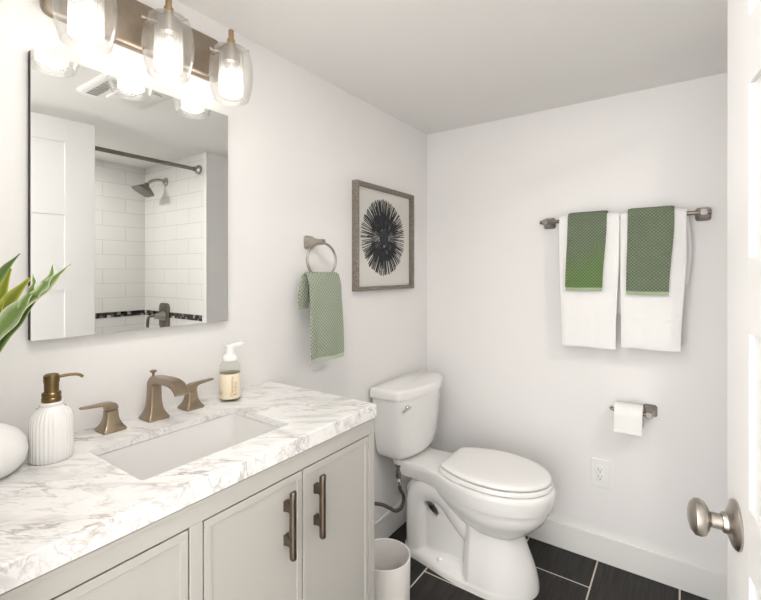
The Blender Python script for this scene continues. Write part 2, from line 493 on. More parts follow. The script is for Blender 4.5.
def cloth(bm, path, l0, l1, tomap, thick, wav=0.0, seed=0, nl=22, taper=None):
    """solid cloth strip: path = (normal, height) centre line, spread sideways from l0 to l1"""
    rnd = random.Random(seed)
    ph = [rnd.uniform(0, 6.28) for _ in range(6)]
    P = resample([Vector((p[0], p[1])) for p in path], 0.012)
    S = [0.0]
    for i in range(1, len(P)):
        S.append(S[-1] + (P[i] - P[i - 1]).length)
    tot = S[-1]
    lay = bm.loops.layers.uv.verify()
    ring = []
    for i, p in enumerate(P):
        t = (P[min(i + 1, len(P) - 1)] - P[max(0, i - 1)]).normalized()
        nr = Vector((t.y, -t.x))
        row = []
        u_ = S[i] / tot
        f = taper(u_) if taper else (l0, l1)
        for side in (1, -1):
            js = range(nl + 1) if side == 1 else range(nl, -1, -1)
            for j in js:
                s = j / nl
                lat = f[0] + (f[1] - f[0]) * s
                edge = min(s, 1 - s) * nl
                th = thick / 2 * (0.45 if edge < 0.5 else (0.85 if edge < 1.5 else 1.0))
                end = min(S[i], tot - S[i])
                if end < 0.004:
                    th *= 0.6
                w_ = wav * (math.sin(lat * 55 + ph[0] + S[i] * 4) * 0.6 + math.sin(lat * 120 + ph[1] - S[i] * 7) * 0.3) * min(1.0, abs(p.y - P[len(P) // 2].y) * 6)
                q = p + nr * (side * th)
                hz = math.sin(lat * 40 + ph[2]) * wav * 0.5
                row.append((Vector(tomap(q.x + w_ * (1 if side == 1 else 1), q.y + (hz if end < 0.02 else 0), lat)), (lat, S[i])))
        ring.append(row)
    vr = [[bm.verts.new(c) for c, _ in row] for row in ring]
    n = len(vr[0])
    def face(ids):
        fc = bm.faces.new([vr[i][j] for i, j in ids])
        for l, (i, j) in zip(fc.loops, ids):
            l[lay].uv = ring[i][j][1]
    for i in range(len(vr) - 1):
        for j in range(n):
            face([(i, j), (i, (j + 1) % n), (i + 1, (j + 1) % n), (i + 1, j)])
    for i in (0, len(vr) - 1):
        for j in range(nl):
            face([(i, j), (i, j + 1), (i, n - 2 - j), (i, n - 1 - j)])
    bmesh.ops.recalc_face_normals(bm, faces=bm.faces)
    return bm

# ------------------------------------------------------------------ room shell
YF, ZC = 2.157, 2.08           # far wall, ceiling
XR, YA = 1.39, 1.643           # right wall, shower end wall
XB = 2.185                     # shower back wall
XL, YN = 0.0, 0.14             # mirror wall, near wall (with the doorway)

def sbox(name, a, b_, mat, bev=0.0):
    return struct(obj(name, box(NB(), a, b_, bev), mat, smooth=False))

sbox('floor', (-0.1, -0.0, -0.08), (XB + 0.1, YF + 0.1, 0.0), 'floor')
sbox('floor_hall', (-0.6, -1.6, -0.08), (XB + 0.3, -0.0, 0.0), 'wood_floor')
sbox('wall_light_block', (1.46, -1.6, 0), (1.56, 0.04, 2.2), 'wall')  # unseen wall added to keep hall light off the vanity front
sbox('ceiling_light_block', (-0.6, -1.6, 2.2), (XB + 0.3, 0.04, 2.28), 'ceiling')  # unseen ceiling added so light enters level, not from above
sbox('ceiling', (-0.1, 0.04, ZC), (XB + 0.1, YF + 0.1, ZC + 0.08), 'ceiling')
sbox('wall_left', (-0.1, 0.04, 0), (XL, YF + 0.1, ZC), 'wall')
sbox('wall_back', (XL, YF, 0), (XB + 0.1, YF + 0.1, ZC), 'wall')
sbox('wall_right', (XR, YA + 0.012, 0), (XR + 0.09, YF, ZC), 'wall')
sbox('wall_alcove_end', (XR + 0.035, YA, 0), (XB + 0.1, YA + 0.012, ZC), 'tile_end')
sbox('wall_alcove_back', (XB, YN, 0), (XB + 0.1, YA, ZC), 'tile_back')
sbox('trim_1', (XR, YA - 0.002, 0), (XR + 0.035, YA + 0.012, ZC), 'ceramic', 0.003)      # bullnose column at the tile edge
# near wall around the doorway
bm = NB()
DX0, DX1, DZ = 0.56, 1.375, 2.05
box(bm, (XL, 0.04, 0), (DX0, YN, ZC)); box(bm, (DX1, 0.04, 0), (XB + 0.1, YN, ZC)); box(bm, (DX0, 0.04, DZ), (DX1, YN, ZC))
struct(obj('wall_front', bm, 'wall', smooth=False))
# accent strips
sbox('trim_2', (XB - 0.003, YN, 0.976), (XB, YA, 1.013), 'mosaic_back')
sbox('trim_3', (XR + 0.05, YA - 0.003, 0.976), (XB - 0.003, YA, 1.013), 'mosaic_end')
# baseboards
BT, BH = 0.013, 0.12
def baseboard(name, a, b_):
    return struct(obj(name, box(NB(), a, b_, 0.003, 2), 'trim', smooth=False))
baseboard('baseboard_back', (XL + BT, YF - BT, 0), (XR, YF, BH))
baseboard('baseboard_left', (XL, 1.012, 0), (XL + BT, YF, BH))
baseboard('baseboard_right', (XR - BT, YA + 0.014, 0), (XR, YF - BT, BH))

# ------------------------------------------------------------------ open door
HG = Vector((1.3545, 0.187)); ED = Vector((1.2525, 0.940))
dd = (ED - HG); DW = dd.length; dd.normalize()
nn = Vector((-dd.y, dd.x))                       # towards the mirror wall
def dpt(u, off, z):                              # u from the hinge, off outwards from the face
    p = HG + dd * u + nn * off
    return Vector((p.x, p.y, z))
def dbox(bm, u0, u1, o0, o1, z0, z1, bev=0.0):
    vs = box(bm, (u0, o0, z0), (u1, o1, z1), bev)
    return bm
def to_door(bm):
    for v in bm.verts:
        v.co = dpt(v.co.x, v.co.y, v.co.z)
    bmesh.ops.recalc_face_normals(bm, faces=bm.faces)
    return bm
DT = 0.035; STI = 0.124; DB, DTOP = 0.012, 2.03
rows = [(0.25, 0.505), (0.605, 0.86), (0.955, 1.21), (1.32, 1.573), (1.67, 1.92)]
bm = NB()
dbox(bm, 0.0, STI, -DT, 0, DB, DTOP, 0.0015); dbox(bm, DW - STI, DW, -DT, 0, DB, DTOP, 0.0015)
edges_z = [DB] + [z for r_ in rows for z in r_] + [DTOP]
for i in range(0, len(edges_z), 2):
    dbox(bm, STI, DW - STI, -DT, 0, edges_z[i], edges_z[i + 1])
for (z0, z1) in rows:
    dbox(bm, STI - 0.001, DW - STI + 0.001, -DT + 0.006, -0.006, z0 - 0.001, z1 + 0.001)
door = struct(obj('door_1', to_door(bm), 'door', loc=(HG.x, HG.y, DB), smooth=False))
tag(door, 'white painted panel door standing open at the right edge', 'door')
# knob: rosette, neck, flattened ball
ku, kz = DW - 0.062, 0.901
kb = dpt(ku, 0, kz); kn = Vector((nn.x, nn.y, 0))
bm = lathe(NB(), [(0.0, 0.0), (0.037, 0.0), (0.0378, 0.003), (0.0355, 0.006), (0.027, 0.0095), (0.0175, 0.0135), (0.0, 0.0135)], kb, kn, 40)
ros = obj('knob_rosette', bm, 'nickel', door)
bm = lathe(NB(), [(0.0, 0.010), (0.0165, 0.010), (0.0160, 0.0165), (0.0150, 0.0195), (0.0118, 0.0205), (0.0115, 0.0335), (0.0135, 0.036), (0.019, 0.0375), (0.0255, 0.0415), (0.0285, 0.048), (0.0275, 0.0555), (0.021, 0.061), (0.011, 0.0640), (0.0, 0.0645)], kb, kn, 40)
obj('door_knob', bm, 'nickel', door)

# ------------------------------------------------------------------ vanity cabinet
ZT, ZU = 0.917, 0.880
CXF, CY0, CY1 = 0.4585, 0.150, 1.013
van = thing('vanity_cabinet', (0.225, 0.58, 0), 'off-white painted vanity cabinet with bronze bar pulls under the marble top', 'cabinet')
bm = NB()
box(bm, (0.0, CY1 - 0.018, 0.0), (CXF - 0.02, CY1, ZU))                        # end panel
box(bm, (0.0, CY0, 0.0), (CXF - 0.02, CY0 + 0.018, ZU))
box(bm, (0.0, CY0 + 0.018, 0.10), (CXF - 0.02, CY1 - 0.018, 0.118))            # bottom
box(bm, (0.0, CY0 + 0.018, 0.118), (0.008, CY1 - 0.018, ZU))                   # back
box(bm, (CXF - 0.07, CY0 + 0.018, 0.0), (CXF - 0.055, CY1 - 0.018, 0.10))      # toe board
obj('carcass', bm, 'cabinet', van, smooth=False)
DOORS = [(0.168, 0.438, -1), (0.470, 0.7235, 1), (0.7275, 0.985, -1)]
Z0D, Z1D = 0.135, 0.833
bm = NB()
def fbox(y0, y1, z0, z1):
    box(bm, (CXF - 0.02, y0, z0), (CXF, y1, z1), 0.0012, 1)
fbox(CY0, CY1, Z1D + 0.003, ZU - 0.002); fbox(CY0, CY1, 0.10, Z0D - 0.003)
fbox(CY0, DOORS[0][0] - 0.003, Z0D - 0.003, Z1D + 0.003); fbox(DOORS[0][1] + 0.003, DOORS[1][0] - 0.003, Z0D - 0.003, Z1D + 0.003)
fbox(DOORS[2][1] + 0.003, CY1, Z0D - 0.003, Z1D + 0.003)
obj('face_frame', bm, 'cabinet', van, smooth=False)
# thin cove under the top and right stile bead
bm = NB(); box(bm, (CXF, CY0, ZU - 0.0105), (CXF + 0.002, CY1, ZU - 0.003), 0.0008, 1)
obj('top_molding', bm, 'cabinet', van, smooth=False)
def pull(parent, y, z0, z1, x):
    bm = NB()
    rings = []
    for (z, w, a, b_) in ((z0, 0.0058, 0.022, 0.030), (z0 + 0.004, 0.0068, 0.019, 0.031), (z0 + 0.02, 0.0068, 0.0185, 0.030), (z1 - 0.02, 0.0068, 0.0185, 0.030), (z1 - 0.004, 0.0068, 0.019, 0.031), (z1, 0.0058, 0.022, 0.030)):
        rings.append([Vector((x + a, y - w, z)), Vector((x + b_ - 0.0035, y - w, z)), Vector((x + b_, y - w * 0.55, z)), Vector((x + b_, y + w * 0.55, z)), Vector((x + b_ - 0.0035, y + w, z)), Vector((x + a, y + w, z))])
    loft(bm, rings)
    for zc in (z0 + 0.038, z1 - 0.038):
        rr = []
        for (dx, h) in ((0.0, 0.0115), (0.004, 0.0105), (0.014, 0.0095), (0.022, 0.0115)):
            rr.append([Vector((x + dx, y + sy * h * 0.62, zc + sz * h)) for sy, sz in ((-1, -1), (1, -1), (1, 1), (-1, 1))])
        loft(bm, rr)
    return obj('handle', bm, 'pull', parent, smooth=True, angle=30)
for (y0, y1, side) in DOORS:
    bm = NB()
    xb, xf = CXF - 0.019, CXF - 0.0005
    box(bm, (xb, y0, Z0D), (xf - 0.0025, y1, Z1D), 0.001, 1)
    f_ = 0.016                                                   # raised outer band, stepped down to the flat panel
    for (a, b_, c, d) in ((y0, y1, Z1D - f_, Z1D), (y0, y1, Z0D, Z0D + f_), (y0, y0 + f_, Z0D + f_, Z1D - f_), (y1 - f_, y1, Z0D + f_, Z1D - f_)):
        box(bm, (xf - 0.006, a, c), (xf, b_, d), 0.001, 1)
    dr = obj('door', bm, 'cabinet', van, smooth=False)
    if side == 1:
        pull(dr, 0.672, 0.660, 0.812, xf)
    else:
        pull(dr, (0.768 if y0 > 0.5 else 0.205), 0.660, 0.812, xf)

# ------------------------------------------------------------------ countertop with sink opening, sink
SX0, SX1, SY0, SY1 = 0.147, 0.380, 0.394, 0.759
TX1, TY0, TY1 = 0.463, 0.142, 1.016
bm = NB()
def ring_xy(z, o):
    return rrect((SX0 + SX1) / 2, (SY0 + SY1) / 2, (SX1 - SX0) / 2 + o, (SY1 - SY0) / 2 + o, 0.009 + o, z, 5)
# ordered outer ring matched to the inner ring by angle (same point count)
inner = ring_xy(ZT, 0)
def outer_ring(z, ins=0.0):
    n = 6
    x0, x1, y0, y1 = 0.0, TX1 - ins, TY0, TY1 - ins
    corners = [(x1, y1), (x0, y1), (x0, y0), (x1, y0)]
    pts = []
    for c in corners:
        for i in range(n):
            pts.append(Vector((c[0], c[1], z)))
    return pts
def annulus(bm, inn, crn, flip):
    vi = [bm.verts.new(p) for p in inn]
    vo = [bm.verts.new(c) for c in crn]
    n = 6
    for q in range(4):
        for i in range(n - 1):
            bm.faces.new((vi[q * n + i], vi[q * n + i + 1], vo[q]))
        a = vi[q * n + n - 1]; b2 = vi[((q + 1) % 4) * n]
        bm.faces.new((a, b2, vo[(q + 1) % 4], vo[q]))
    return vi, vo
e = 0.002
top_c = [Vector((TX1 - e, TY1 - e, ZT)), Vector((0, TY1 - e, ZT)), Vector((0, TY0, ZT)), Vector((TX1 - e, TY0, ZT))]
mid_c = [Vector((TX1, TY1, ZT - e)), Vector((0, TY1, ZT - e)), Vector((0, TY0, ZT - e)), Vector((TX1, TY0, ZT - e))]
bot_c = [Vector((TX1, TY1, ZU)), Vector((0, TY1, ZU)), Vector((0, TY0, ZU)), Vector((TX1, TY0, ZU))]
vi1, vo1 = annulus(bm, inner, top_c, False)
vm = [bm.verts.new(c) for c in mid_c]
ZS = ZT - 0.017
i_ = 0.03
in_c = [Vector((TX1 - i_, TY1 - i_, ZS)), Vector((i_, TY1 - i_, ZS)), Vector((i_, TY0 + i_, ZS)), Vector((TX1 - i_, TY0 + i_, ZS))]
vi2, vin = annulus(bm, ring_xy(ZS, 0), in_c, True)
vlo = [bm.verts.new((c.x, c.y, ZU)) for c in in_c]               # built-up edge round the thinner slab
vo2 = [bm.verts.new(c) for c in bot_c]
for q in range(4):
    k = (q + 1) % 4
    bm.faces.new((vo1[q], vo1[k], vm[k], vm[q])); bm.faces.new((vm[q], vm[k], vo2[k], vo2[q])); bm.faces.new((vo2[q], vo2[k], vlo[k], vlo[q])); bm.faces.new((vlo[q], vlo[k], vin[k], vin[q]))
n = len(vi1)
for i in range(n):
    bm.faces.new((vi1[i], vi1[(i + 1) % n], vi2[(i + 1) % n], vi2[i]))
bmesh.ops.recalc_face_normals(bm, faces=bm.faces)
ct = obj('countertop', bm, 'marble', loc=(0, 0.58, ZU), smooth=False)
tag(ct, 'white marble countertop with grey and brown veins on the vanity', 'countertop')

sk = thing('sink', (0.264, 0.577, 0.74), 'white rectangular undermount sink set into the marble top', 'sink')
bm = NB()
lv = [(0.002, ZS - 0.0015, 0.011), (0.002, ZU - 0.06, 0.014), (-0.004, ZU - 0.10, 0.028), (-0.014, ZU - 0.122, 0.034), (-0.034, ZU - 0.131, 0.04), (-0.075, ZU - 0.135, 0.03)]
rings = [rrect(0.2635, 0.5765, 0.1165 + o, 0.1825 + o, r_, z, 5) for (o, z, r_) in lv]
out = [rrect(0.2635, 0.5765, 0.1165 + o + 0.008, 0.1825 + o + 0.008, r_ + 0.006, z - (0.008 if i > 2 else 0), 5) for i, (o, z, r_) in enumerate(lv)]
loft(bm, list(reversed(out)) + [rings[0]], True, False)
bm2 = NB(); loft(bm, rings, False, True)
bmesh.ops.remove_doubles(bm, verts=bm.verts, dist=1e-5)
bmesh.ops.recalc_face_normals(bm, faces=bm.faces)
obj('basin', bm, 'ceramic', sk)
bm = lathe(NB(), [(0.0, 0.003), (0.012, 0.003), (0.014, 0.001), (0.022, 0.0025), (0.024, 0.0), (0.0, 0.0)], (0.2635, 0.5765, ZU - 0.135), (0, 0, 1), 28)
obj('drain', bm, 'bronze', sk)

# ------------------------------------------------------------------ widespread faucet: spout and two lever handles
def flared(bm, cx, cy, prof, z0=ZT, n=4):
    """square body flared at the foot: prof = (half x, half y, radius, height)"""
    loft(bm, [rrect(cx, cy, a, b_, r_, z0 + h, n) for (a, b_, r_, h) in prof])
    return bm
fa = thing('faucet', (0.055, 0.583, ZT), 'bronze widespread faucet with arched spout and two lever handles behind the sink', 'faucet')
bm = NB()
cx, cy = 0.056, 0.583
flared(bm, cx, cy, [(0.0275, 0.0265, 0.004, 0.0), (0.0285, 0.0275, 0.004, 0.003), (0.0275, 0.0265, 0.004, 0.007), (0.0235, 0.0228, 0.004, 0.0125), (0.0195, 0.0192, 0.004, 0.0205), (0.0170, 0.0170, 0.004, 0.029), (0.0152, 0.0154, 0.004, 0.041), (0.0141, 0.0143, 0.004, 0.058), (0.0135, 0.0138, 0.004, 0.085)])
# curved spout: rectangular section swept forward and down at the lip
path = [(cx, 0.078), (cx + 0.001, 0.092), (cx + 0.008, 0.1000), (cx + 0.022, 0.1035), (cx + 0.045, 0.1055), (cx + 0.070, 0.1065), (cx + 0.095, 0.1055), (cx + 0.114, 0.1010), (cx + 0.127, 0.092), (cx + 0.133, 0.083)]
hh = [0.0135, 0.0135, 0.0125, 0.0100, 0.0088, 0.0086, 0.0084, 0.0080, 0.0074, 0.0066]
rings = []
for i, (px, pz) in enumerate(path):
    t = Vector((path[min(i + 1, len(path) - 1)][0] - path[max(i - 1, 0)][0], 0, path[min(i + 1, len(path) - 1)][1] - path[max(i - 1, 0)][1])).normalized()
    nrm = Vector((-t.z, 0, t.x))
    h = hh[i]; w = 0.0138 + 0.004 * sstep(2, 7, i); c = 0.003
    P = Vector((px, cy, ZT + pz))
    ring = []
    for (sy, sn) in ((-1, -1), (1, -1), (1, 1), (-1, 1)):
        if sy * sn > 0:
            ring += [P + Vector((0, sy * (w - c), 0)) + nrm * sn * h, P + Vector((0, sy * w, 0)) + nrm * sn * (h - c)] if sn < 0 and False else [P + Vector((0, sy * w, 0)) + nrm * sn * (h - c), P + Vector((0, sy * (w - c), 0)) + nrm * sn * h]
        else:
            ring += [P + Vector((0, sy * (w - c), 0)) + nrm * sn * h, P + Vector((0, sy * w, 0)) + nrm * sn * (h - c)]
    rings.append(ring)
loft(bm, rings)
obj('spout', bm, 'bronze', fa, angle=28)
bm = lathe(NB(), [(0.0, 0.100), (0.0032, 0.100), (0.0032, 0.117), (0.0055, 0.1195), (0.0088, 0.1215), (0.0090, 0.1235), (0.005, 0.1255), (0.0, 0.126)], (cx - 0.004, cy, ZT), (0, 0, 1), 24)
obj('lift_rod', bm, 'bronze', fa)

def lever(y, sgn, label, rot):
    bm = NB(); cx = 0.055
    flared(bm, cx, y, [(0.0255, 0.0255, 0.004, 0.0), (0.0265, 0.0265, 0.004, 0.003), (0.0255, 0.0255, 0.004, 0.007), (0.0215, 0.0215, 0.004, 0.0115), (0.0178, 0.0178, 0.004, 0.018), (0.0152, 0.0152, 0.004, 0.0255), (0.0134, 0.0134, 0.0035, 0.034), (0.0124, 0.0124, 0.0035, 0.0485)])
    t = obj('handle', bm, 'bronze', fa, angle=28)
    bm = NB()
    d = Vector((math.sin(rot), sgn * math.cos(rot), 0)); s = Vector((-d.y, d.x, 0))
    o = Vector((cx, y, ZT))
    rings = []
    # block that turns into a flat lever
    for (u, z, w, h) in ((0.0, 0.0505, 0.0145, 0.0), ):
        pass
    prof = [((-0.0122, 0.0500), (0.0122, 0.0500)), ((-0.0122, 0.0570), (0.0122, 0.0570)), ((-0.0085, 0.0640), (0.0145, 0.0605)), ((-0.0010, 0.0678), (0.0185, 0.0620)), ((0.012, 0.0690), (0.026, 0.0630)), ((0.032, 0.0700), (0.038, 0.0640)), ((0.052, 0.0708), (0.055, 0.0655)), ((0.066, 0.0712), (0.068, 0.0670))]
    ws = [0.0122, 0.0122, 0.0118, 0.0108, 0.0096, 0.0084, 0.0074, 0.0064]
    for ((u1, z1), (u2, z2)), w in zip(prof, ws):
        A = o + d * u1 + Vector((0, 0, z1)); B = o + d * u2 + Vector((0, 0, z2))
        rings.append([A - s * w, A + s * w, B + s * w, B - s * w])
    loft(bm, rings)
    es = [e_ for e_ in bm.edges]
    bmesh.ops.bevel(bm, geom=es, offset=0.0018, segments=2, affect='EDGES', clamp_overlap=True)
    obj('lever', bm, 'bronze', t, angle=40)
lever(0.479, -1, '', 0.06)
lever(0.687, 1, '', 0.06)

# ------------------------------------------------------------------ white ribbed dispenser with brass pump
dx, dy = 0.128, 0.336
ds = thing('soap_dispenser', (dx, dy, ZT), 'white ribbed ceramic soap dispenser with an aged brass pump', 'soap dispenser')
bm = lathe(NB(), [(0.0, 0.0), (0.034, 0.0), (0.0370, 0.004), (0.0372, 0.03), (0.0372, 0.070), (0.0362, 0.084), (0.032, 0.097), (0.025, 0.105)], (dx, dy, ZT), (0, 0, 1), 192, ribs=32, ribamp=0.016)
obj('body', bm, 'ceramic', ds, angle=60)
bm = lathe(NB(), [(0.0, 0.102), (0.025, 0.1035), (0.0215, 0.107), (0.0200, 0.110), (0.0215, 0.114), (0.0205, 0.1175), (0.0, 0.1175)], (dx, dy, ZT), (0, 0, 1), 40)
obj('neck', bm, 'ceramic', ds)
bm = lathe(NB(), [(0.0, 0.117), (0.0165, 0.117), (0.0170, 0.119), (0.0170, 0.125), (0.0158, 0.1265), (0.0165, 0.128), (0.0165, 0.135), (0.015, 0.137), (0.0, 0.137)], (dx, dy, ZT), (0, 0, 1), 40)
obj('collar', bm, 'brass', ds)
bm = lathe(NB(), [(0.0, 0.136), (0.0125, 0.136), (0.0128, 0.155), (0.0138, 0.158), (0.0138, 0.170), (0.0105, 0.1735), (0.0, 0.174)], (dx, dy, ZT), (0, 0, 1), 40)
obj('pump_head', bm, 'brass', ds)
bm = tube(NB(), smoothpath([(dx + 0.002, dy + 0.010, ZT + 0.166), (dx + 0.008, dy + 0.030, ZT + 0.1675), (dx + 0.013, dy + 0.043, ZT + 0.166), (dx + 0.0155, dy + 0.051, ZT + 0.160)], 6), 0.0031, 12)
obj('nozzle', bm, 'brass', ds)

# ------------------------------------------------------------------ clear foaming soap bottle
bx, by = 0.080, 0.797
bt = thing('soap_bottle', (bx, by, ZT), 'clear foaming soap bottle with cream label and white pump beside the right lever', 'soap bottle')
bm = lathe(NB(), [(0.0, 0.0), (0.027, 0.0), (0.0296, 0.004), (0.0296, 0.093), (0.0284, 0.104), (0.0245, 0.113), (0.0195, 0.119), (0.0175, 0.124), (0.0, 0.124)], (bx, by, ZT), (0, 0, 1), 40)
obj('body', bm, 'bottle', bt)
bm = lathe(NB(), [(0.0, 0.002), (0.026, 0.002), (0.0282, 0.006), (0.0282, 0.074), (0.0, 0.074)], (bx, by, ZT), (0, 0, 1), 40)
obj('liquid_soap', bm, 'liquid', bt)
bm = NB(); rings = []
nseg = 40
for (r_, z) in ((0.0298, 0.009), (0.0301, 0.0095), (0.0301, 0.0815), (0.0298, 0.082)):
    rings.append([Vector((bx + r_ * math.cos(2 * PI * j / nseg), by + r_ * math.sin(2 * PI * j / nseg), ZT + z)) for j in range(nseg)])
loft(bm, rings, False, False)
lab = obj('label', bm, 'label', bt)
# vertical script on the label, wrapped on the cylinder
def wrapped_text(txt, size, mat_, parent, ang, z0, r_):
    cu = bpy.data.curves.new('lettering', 'FONT'); cu.body = txt; cu.size = size; cu.extrude = 0.0; cu.resolution_u = 2
    to = bpy.data.objects.new('lettering_tmp', cu); COL.objects.link(to)
    dg = bpy.context.evaluated_depsgraph_get(); dg.update()
    me = bpy.data.meshes.new_from_object(to.evaluated_get(dg))
    bpy.data.objects.remove(to); bpy.data.curves.remove(cu)
    bm = bmesh.new(); bm.from_mesh(me); bpy.data.meshes.remove(me)
    for v in bm.verts:                                          # reads upwards
        x_, y_ = v.co.x, v.co.y
        a = ang - y_ / r_
        v.co = Vector((bx + r_ * math.cos(a), by + r_ * math.sin(a), z0 + x_))
    return obj('lettering', bm, mat_, parent, smooth=False)
CAMA = math.atan2(0 - by, 1.19 - bx)
wrapped_text('Clementine', 0.0125, 'label_ink', lab, CAMA + 0.32, ZT + 0.017, 0.0304)
wrapped_text('& Citrus', 0.0115, 'label_ink', lab, CAMA + 0.62, ZT + 0.019, 0.0304)
bm = NB()
for (a0, z0, w, h) in ((-0.95, 0.021, 0.010, 0.011), (-0.95, 0.034, 0.004, 0.003)):
    vs = []
    for (da, dz) in ((-w / 2, 0), (w / 2, 0), (w / 2, h), (-w / 2, h)):
        a = CAMA + a0 + da / 0.0304
        vs.append(bm.verts.new((bx + 0.0304 * math.cos(a), by + 0.0304 * math.sin(a), ZT + z0 + dz)))
    bm.faces.new(vs)
M['label_mark'] = plain('label_mark', (0.75, 0.36, 0.10), 0.6)
obj('emblem', bm, 'label_mark', lab, smooth=False)
bm = lathe(NB(), [(0.0, 0.119), (0.0205, 0.119), (0.021, 0.122), (0.0205, 0.129), (0.0175, 0.134), (0.0125, 0.138), (0.0115, 0.142), (0.0115, 0.158), (0.0105, 0.160), (0.0, 0.160)], (bx, by, ZT), (0, 0, 1), 36)
pp = obj('pump', bm, 'white_plastic', bt)
bm = NB()
rr = []
for (u, hw_, z0, z1) in ((-0.016, 0.003, 0.1625, 0.1645), (-0.012, 0.009, 0.159, 0.1655), (0.006, 0.010, 0.158, 0.167), (0.024, 0.0075, 0.160, 0.1685), (0.040, 0.006, 0.1625, 0.170), (0.044, 0.0045, 0.163, 0.169)):
    d = Vector((0.12, 0.993, 0)); s = Vector((0.993, -0.12, 0)); o = Vector((bx, by, ZT)) + d * u
    rr.append([o - s * hw_ + Vector((0, 0, z0)), o + s * hw_ + Vector((0, 0, z0)), o + s * hw_ * 0.8 + Vector((0, 0, z1)), o - s * hw_ * 0.8 + Vector((0, 0, z1))])
loft(bm, rr)
obj('nozzle', bm, 'white_plastic', bt, angle=45)

# ------------------------------------------------------------------ pebble vase and leaves
vx, vy = 0.116, 0.228
va = obj('vase', lathe(NB(), [(0.0, 0.0), (0.042, 0.0), (0.054, 0.004), (0.0665, 0.018), (0.0710, 0.038), (0.068, 0.057), (0.056, 0.076), (0.038, 0.088), (0.022, 0.092), (0.019, 0.093), (0.017, 0.090), (0.017, 0.055), (0.0, 0.052)], (vx, vy, ZT), (0, 0, 1), 56), 'vase', loc=(vx, vy, ZT))
tag(va, 'rounded white pebble-shaped vase at the left end of the counter', 'vase')
pl = thing('houseplant', (vx, vy, ZT + 0.055), 'variegated green leafy stems standing in the white vase', 'plant')
SIDE = Vector((math.cos(YAW), math.sin(YAW), 0)); OUT = Vector((math.sin(YAW), -math.cos(YAW), 0))
def leaf(ctrl, widths, mat_, roll=0.0, wave=0.0, seed=0, cup=0.25):
    """ctrl points as (sideways, height, outward) from the vase mouth"""
    o = Vector((vx, vy, ZT + 0.105))
    pts = smoothpath([o + SIDE * a + Vector((0, 0, h)) + OUT * (c * 0.2) for (a, h, c) in ctrl], 9)
    n = len(pts); bm = NB(); lay = bm.loops.layers.uv.verify()
    rows = []; K = 6
    for i, p in enumerate(pts):
        u = i / (n - 1)
        f = u * (len(widths) - 1); k = min(int(f), len(widths) - 2); w = widths[k] + (widths[k + 1] - widths[k]) * sstep(0, 1, f - k)
        t = (pts[min(i + 1, n - 1)] - pts[max(0, i - 1)]).normalized()
        view = (OUT * math.cos(roll) + Vector((0, 0, 1)) * math.sin(roll))
        s = t.cross(view).normalized(); nr = s.cross(t).normalized()
        row = []
        for j in range(K + 1):
            q = j / K * 2 - 1
            off = s * (q * w) + nr * (-cup * w * (1 - q * q)) + nr * (wave * w * q * math.sin(u * 17 + seed + (1.5 if q > 0 else 0))) + s * (wave * 0.5 * w * abs(q) * math.sin(u * 21 + seed * 2) * (1 if q > 0 else -1))
            row.append((bm.verts.new(p + off), (j / K, u)))
        rows.append(row)
    for i in range(n - 1):
        for j in range(K):
            q = (rows[i][j], rows[i][j + 1], rows[i + 1][j + 1], rows[i + 1][j])
            f_ = bm.faces.new([v for v, _ in q])
            for l, (_, uv) in zip(f_.loops, q):
                l[lay].uv = uv
    ob = obj('leaf', bm, mat_, pl)
    md = ob.modifiers.new('thickness', 'SOLIDIFY'); md.thickness = 0.0012
    return ob
E_ = 0.0
leaf([(0.0, -0.04, 0.0), (0.008, 0.10, 0.0), (0.020, 0.225, 0.005), (0.042, 0.275, 0.01), (0.076, 0.312, 0.01)], [0.003, 0.006, 0.009, 0.008, 0.0008], 'leaf_dark')
leaf([(0.0, -0.04, 0.0), (0.016, 0.10, 0.008), (0.030, 0.190, 0.012), (0.042, 0.235, 0.014), (0.060, 0.284, 0.016)], [0.003, 0.006, 0.010, 0.010, 0.0025], 'leaf_lime')
leaf([(0.0, -0.04, 0.0), (0.010, 0.08, 0.01), (0.026, 0.180, 0.022), (0.056, 0.222, 0.026), (0.097, 0.266, 0.028)], [0.003, 0.006, 0.013, 0.013, 0.003], 'leaf_lime')
leaf([(0.0, -0.04, 0.0), (-0.004, 0.06, 0.02), (0.012, 0.120, 0.034), (0.035, 0.160, 0.040), (0.064, 0.194, 0.042), (0.094, 0.224, 0.042), (0.124, 0.247, 0.042), (0.174, 0.292, 0.04)], [0.003, 0.008, 0.011, 0.014, 0.014, 0.013, 0.008, 0.0008], 'leaf_pale', wave=0.35, seed=1)
leaf([(0.080, 0.208, 0.042), (0.098, 0.236, 0.044), (0.108, 0.256, 0.046), (0.107, 0.273, 0.046)], [0.007, 0.007, 0.004, 0.0008], 'leaf_pale', wave=0.3, seed=2)
leaf([(0.108, 0.232, 0.044), (0.128, 0.255, 0.046), (0.141, 0.275, 0.048), (0.144, 0.292, 0.048)], [0.008, 0.007, 0.004, 0.0008], 'leaf_pale', wave=0.3, seed=4)
leaf([(0.0, -0.04, 0.0), (-0.006, 0.04, 0.0), (0.010, 0.105, 0.0), (0.038, 0.150, 0.0), (0.072, 0.188, 0.0), (0.106, 0.226, 0.0)], [0.003, 0.009, 0.013, 0.010, 0.001], 'leaf_dark')
leaf([(0.0, -0.04, 0.0), (-0.02, 0.08, 0.0), (-0.06, 0.17, 0.0), (-0.085, 0.25, 0.0)], [0.003, 0.010, 0.017, 0.002], 'leaf_pale', wave=0.25, seed=5)
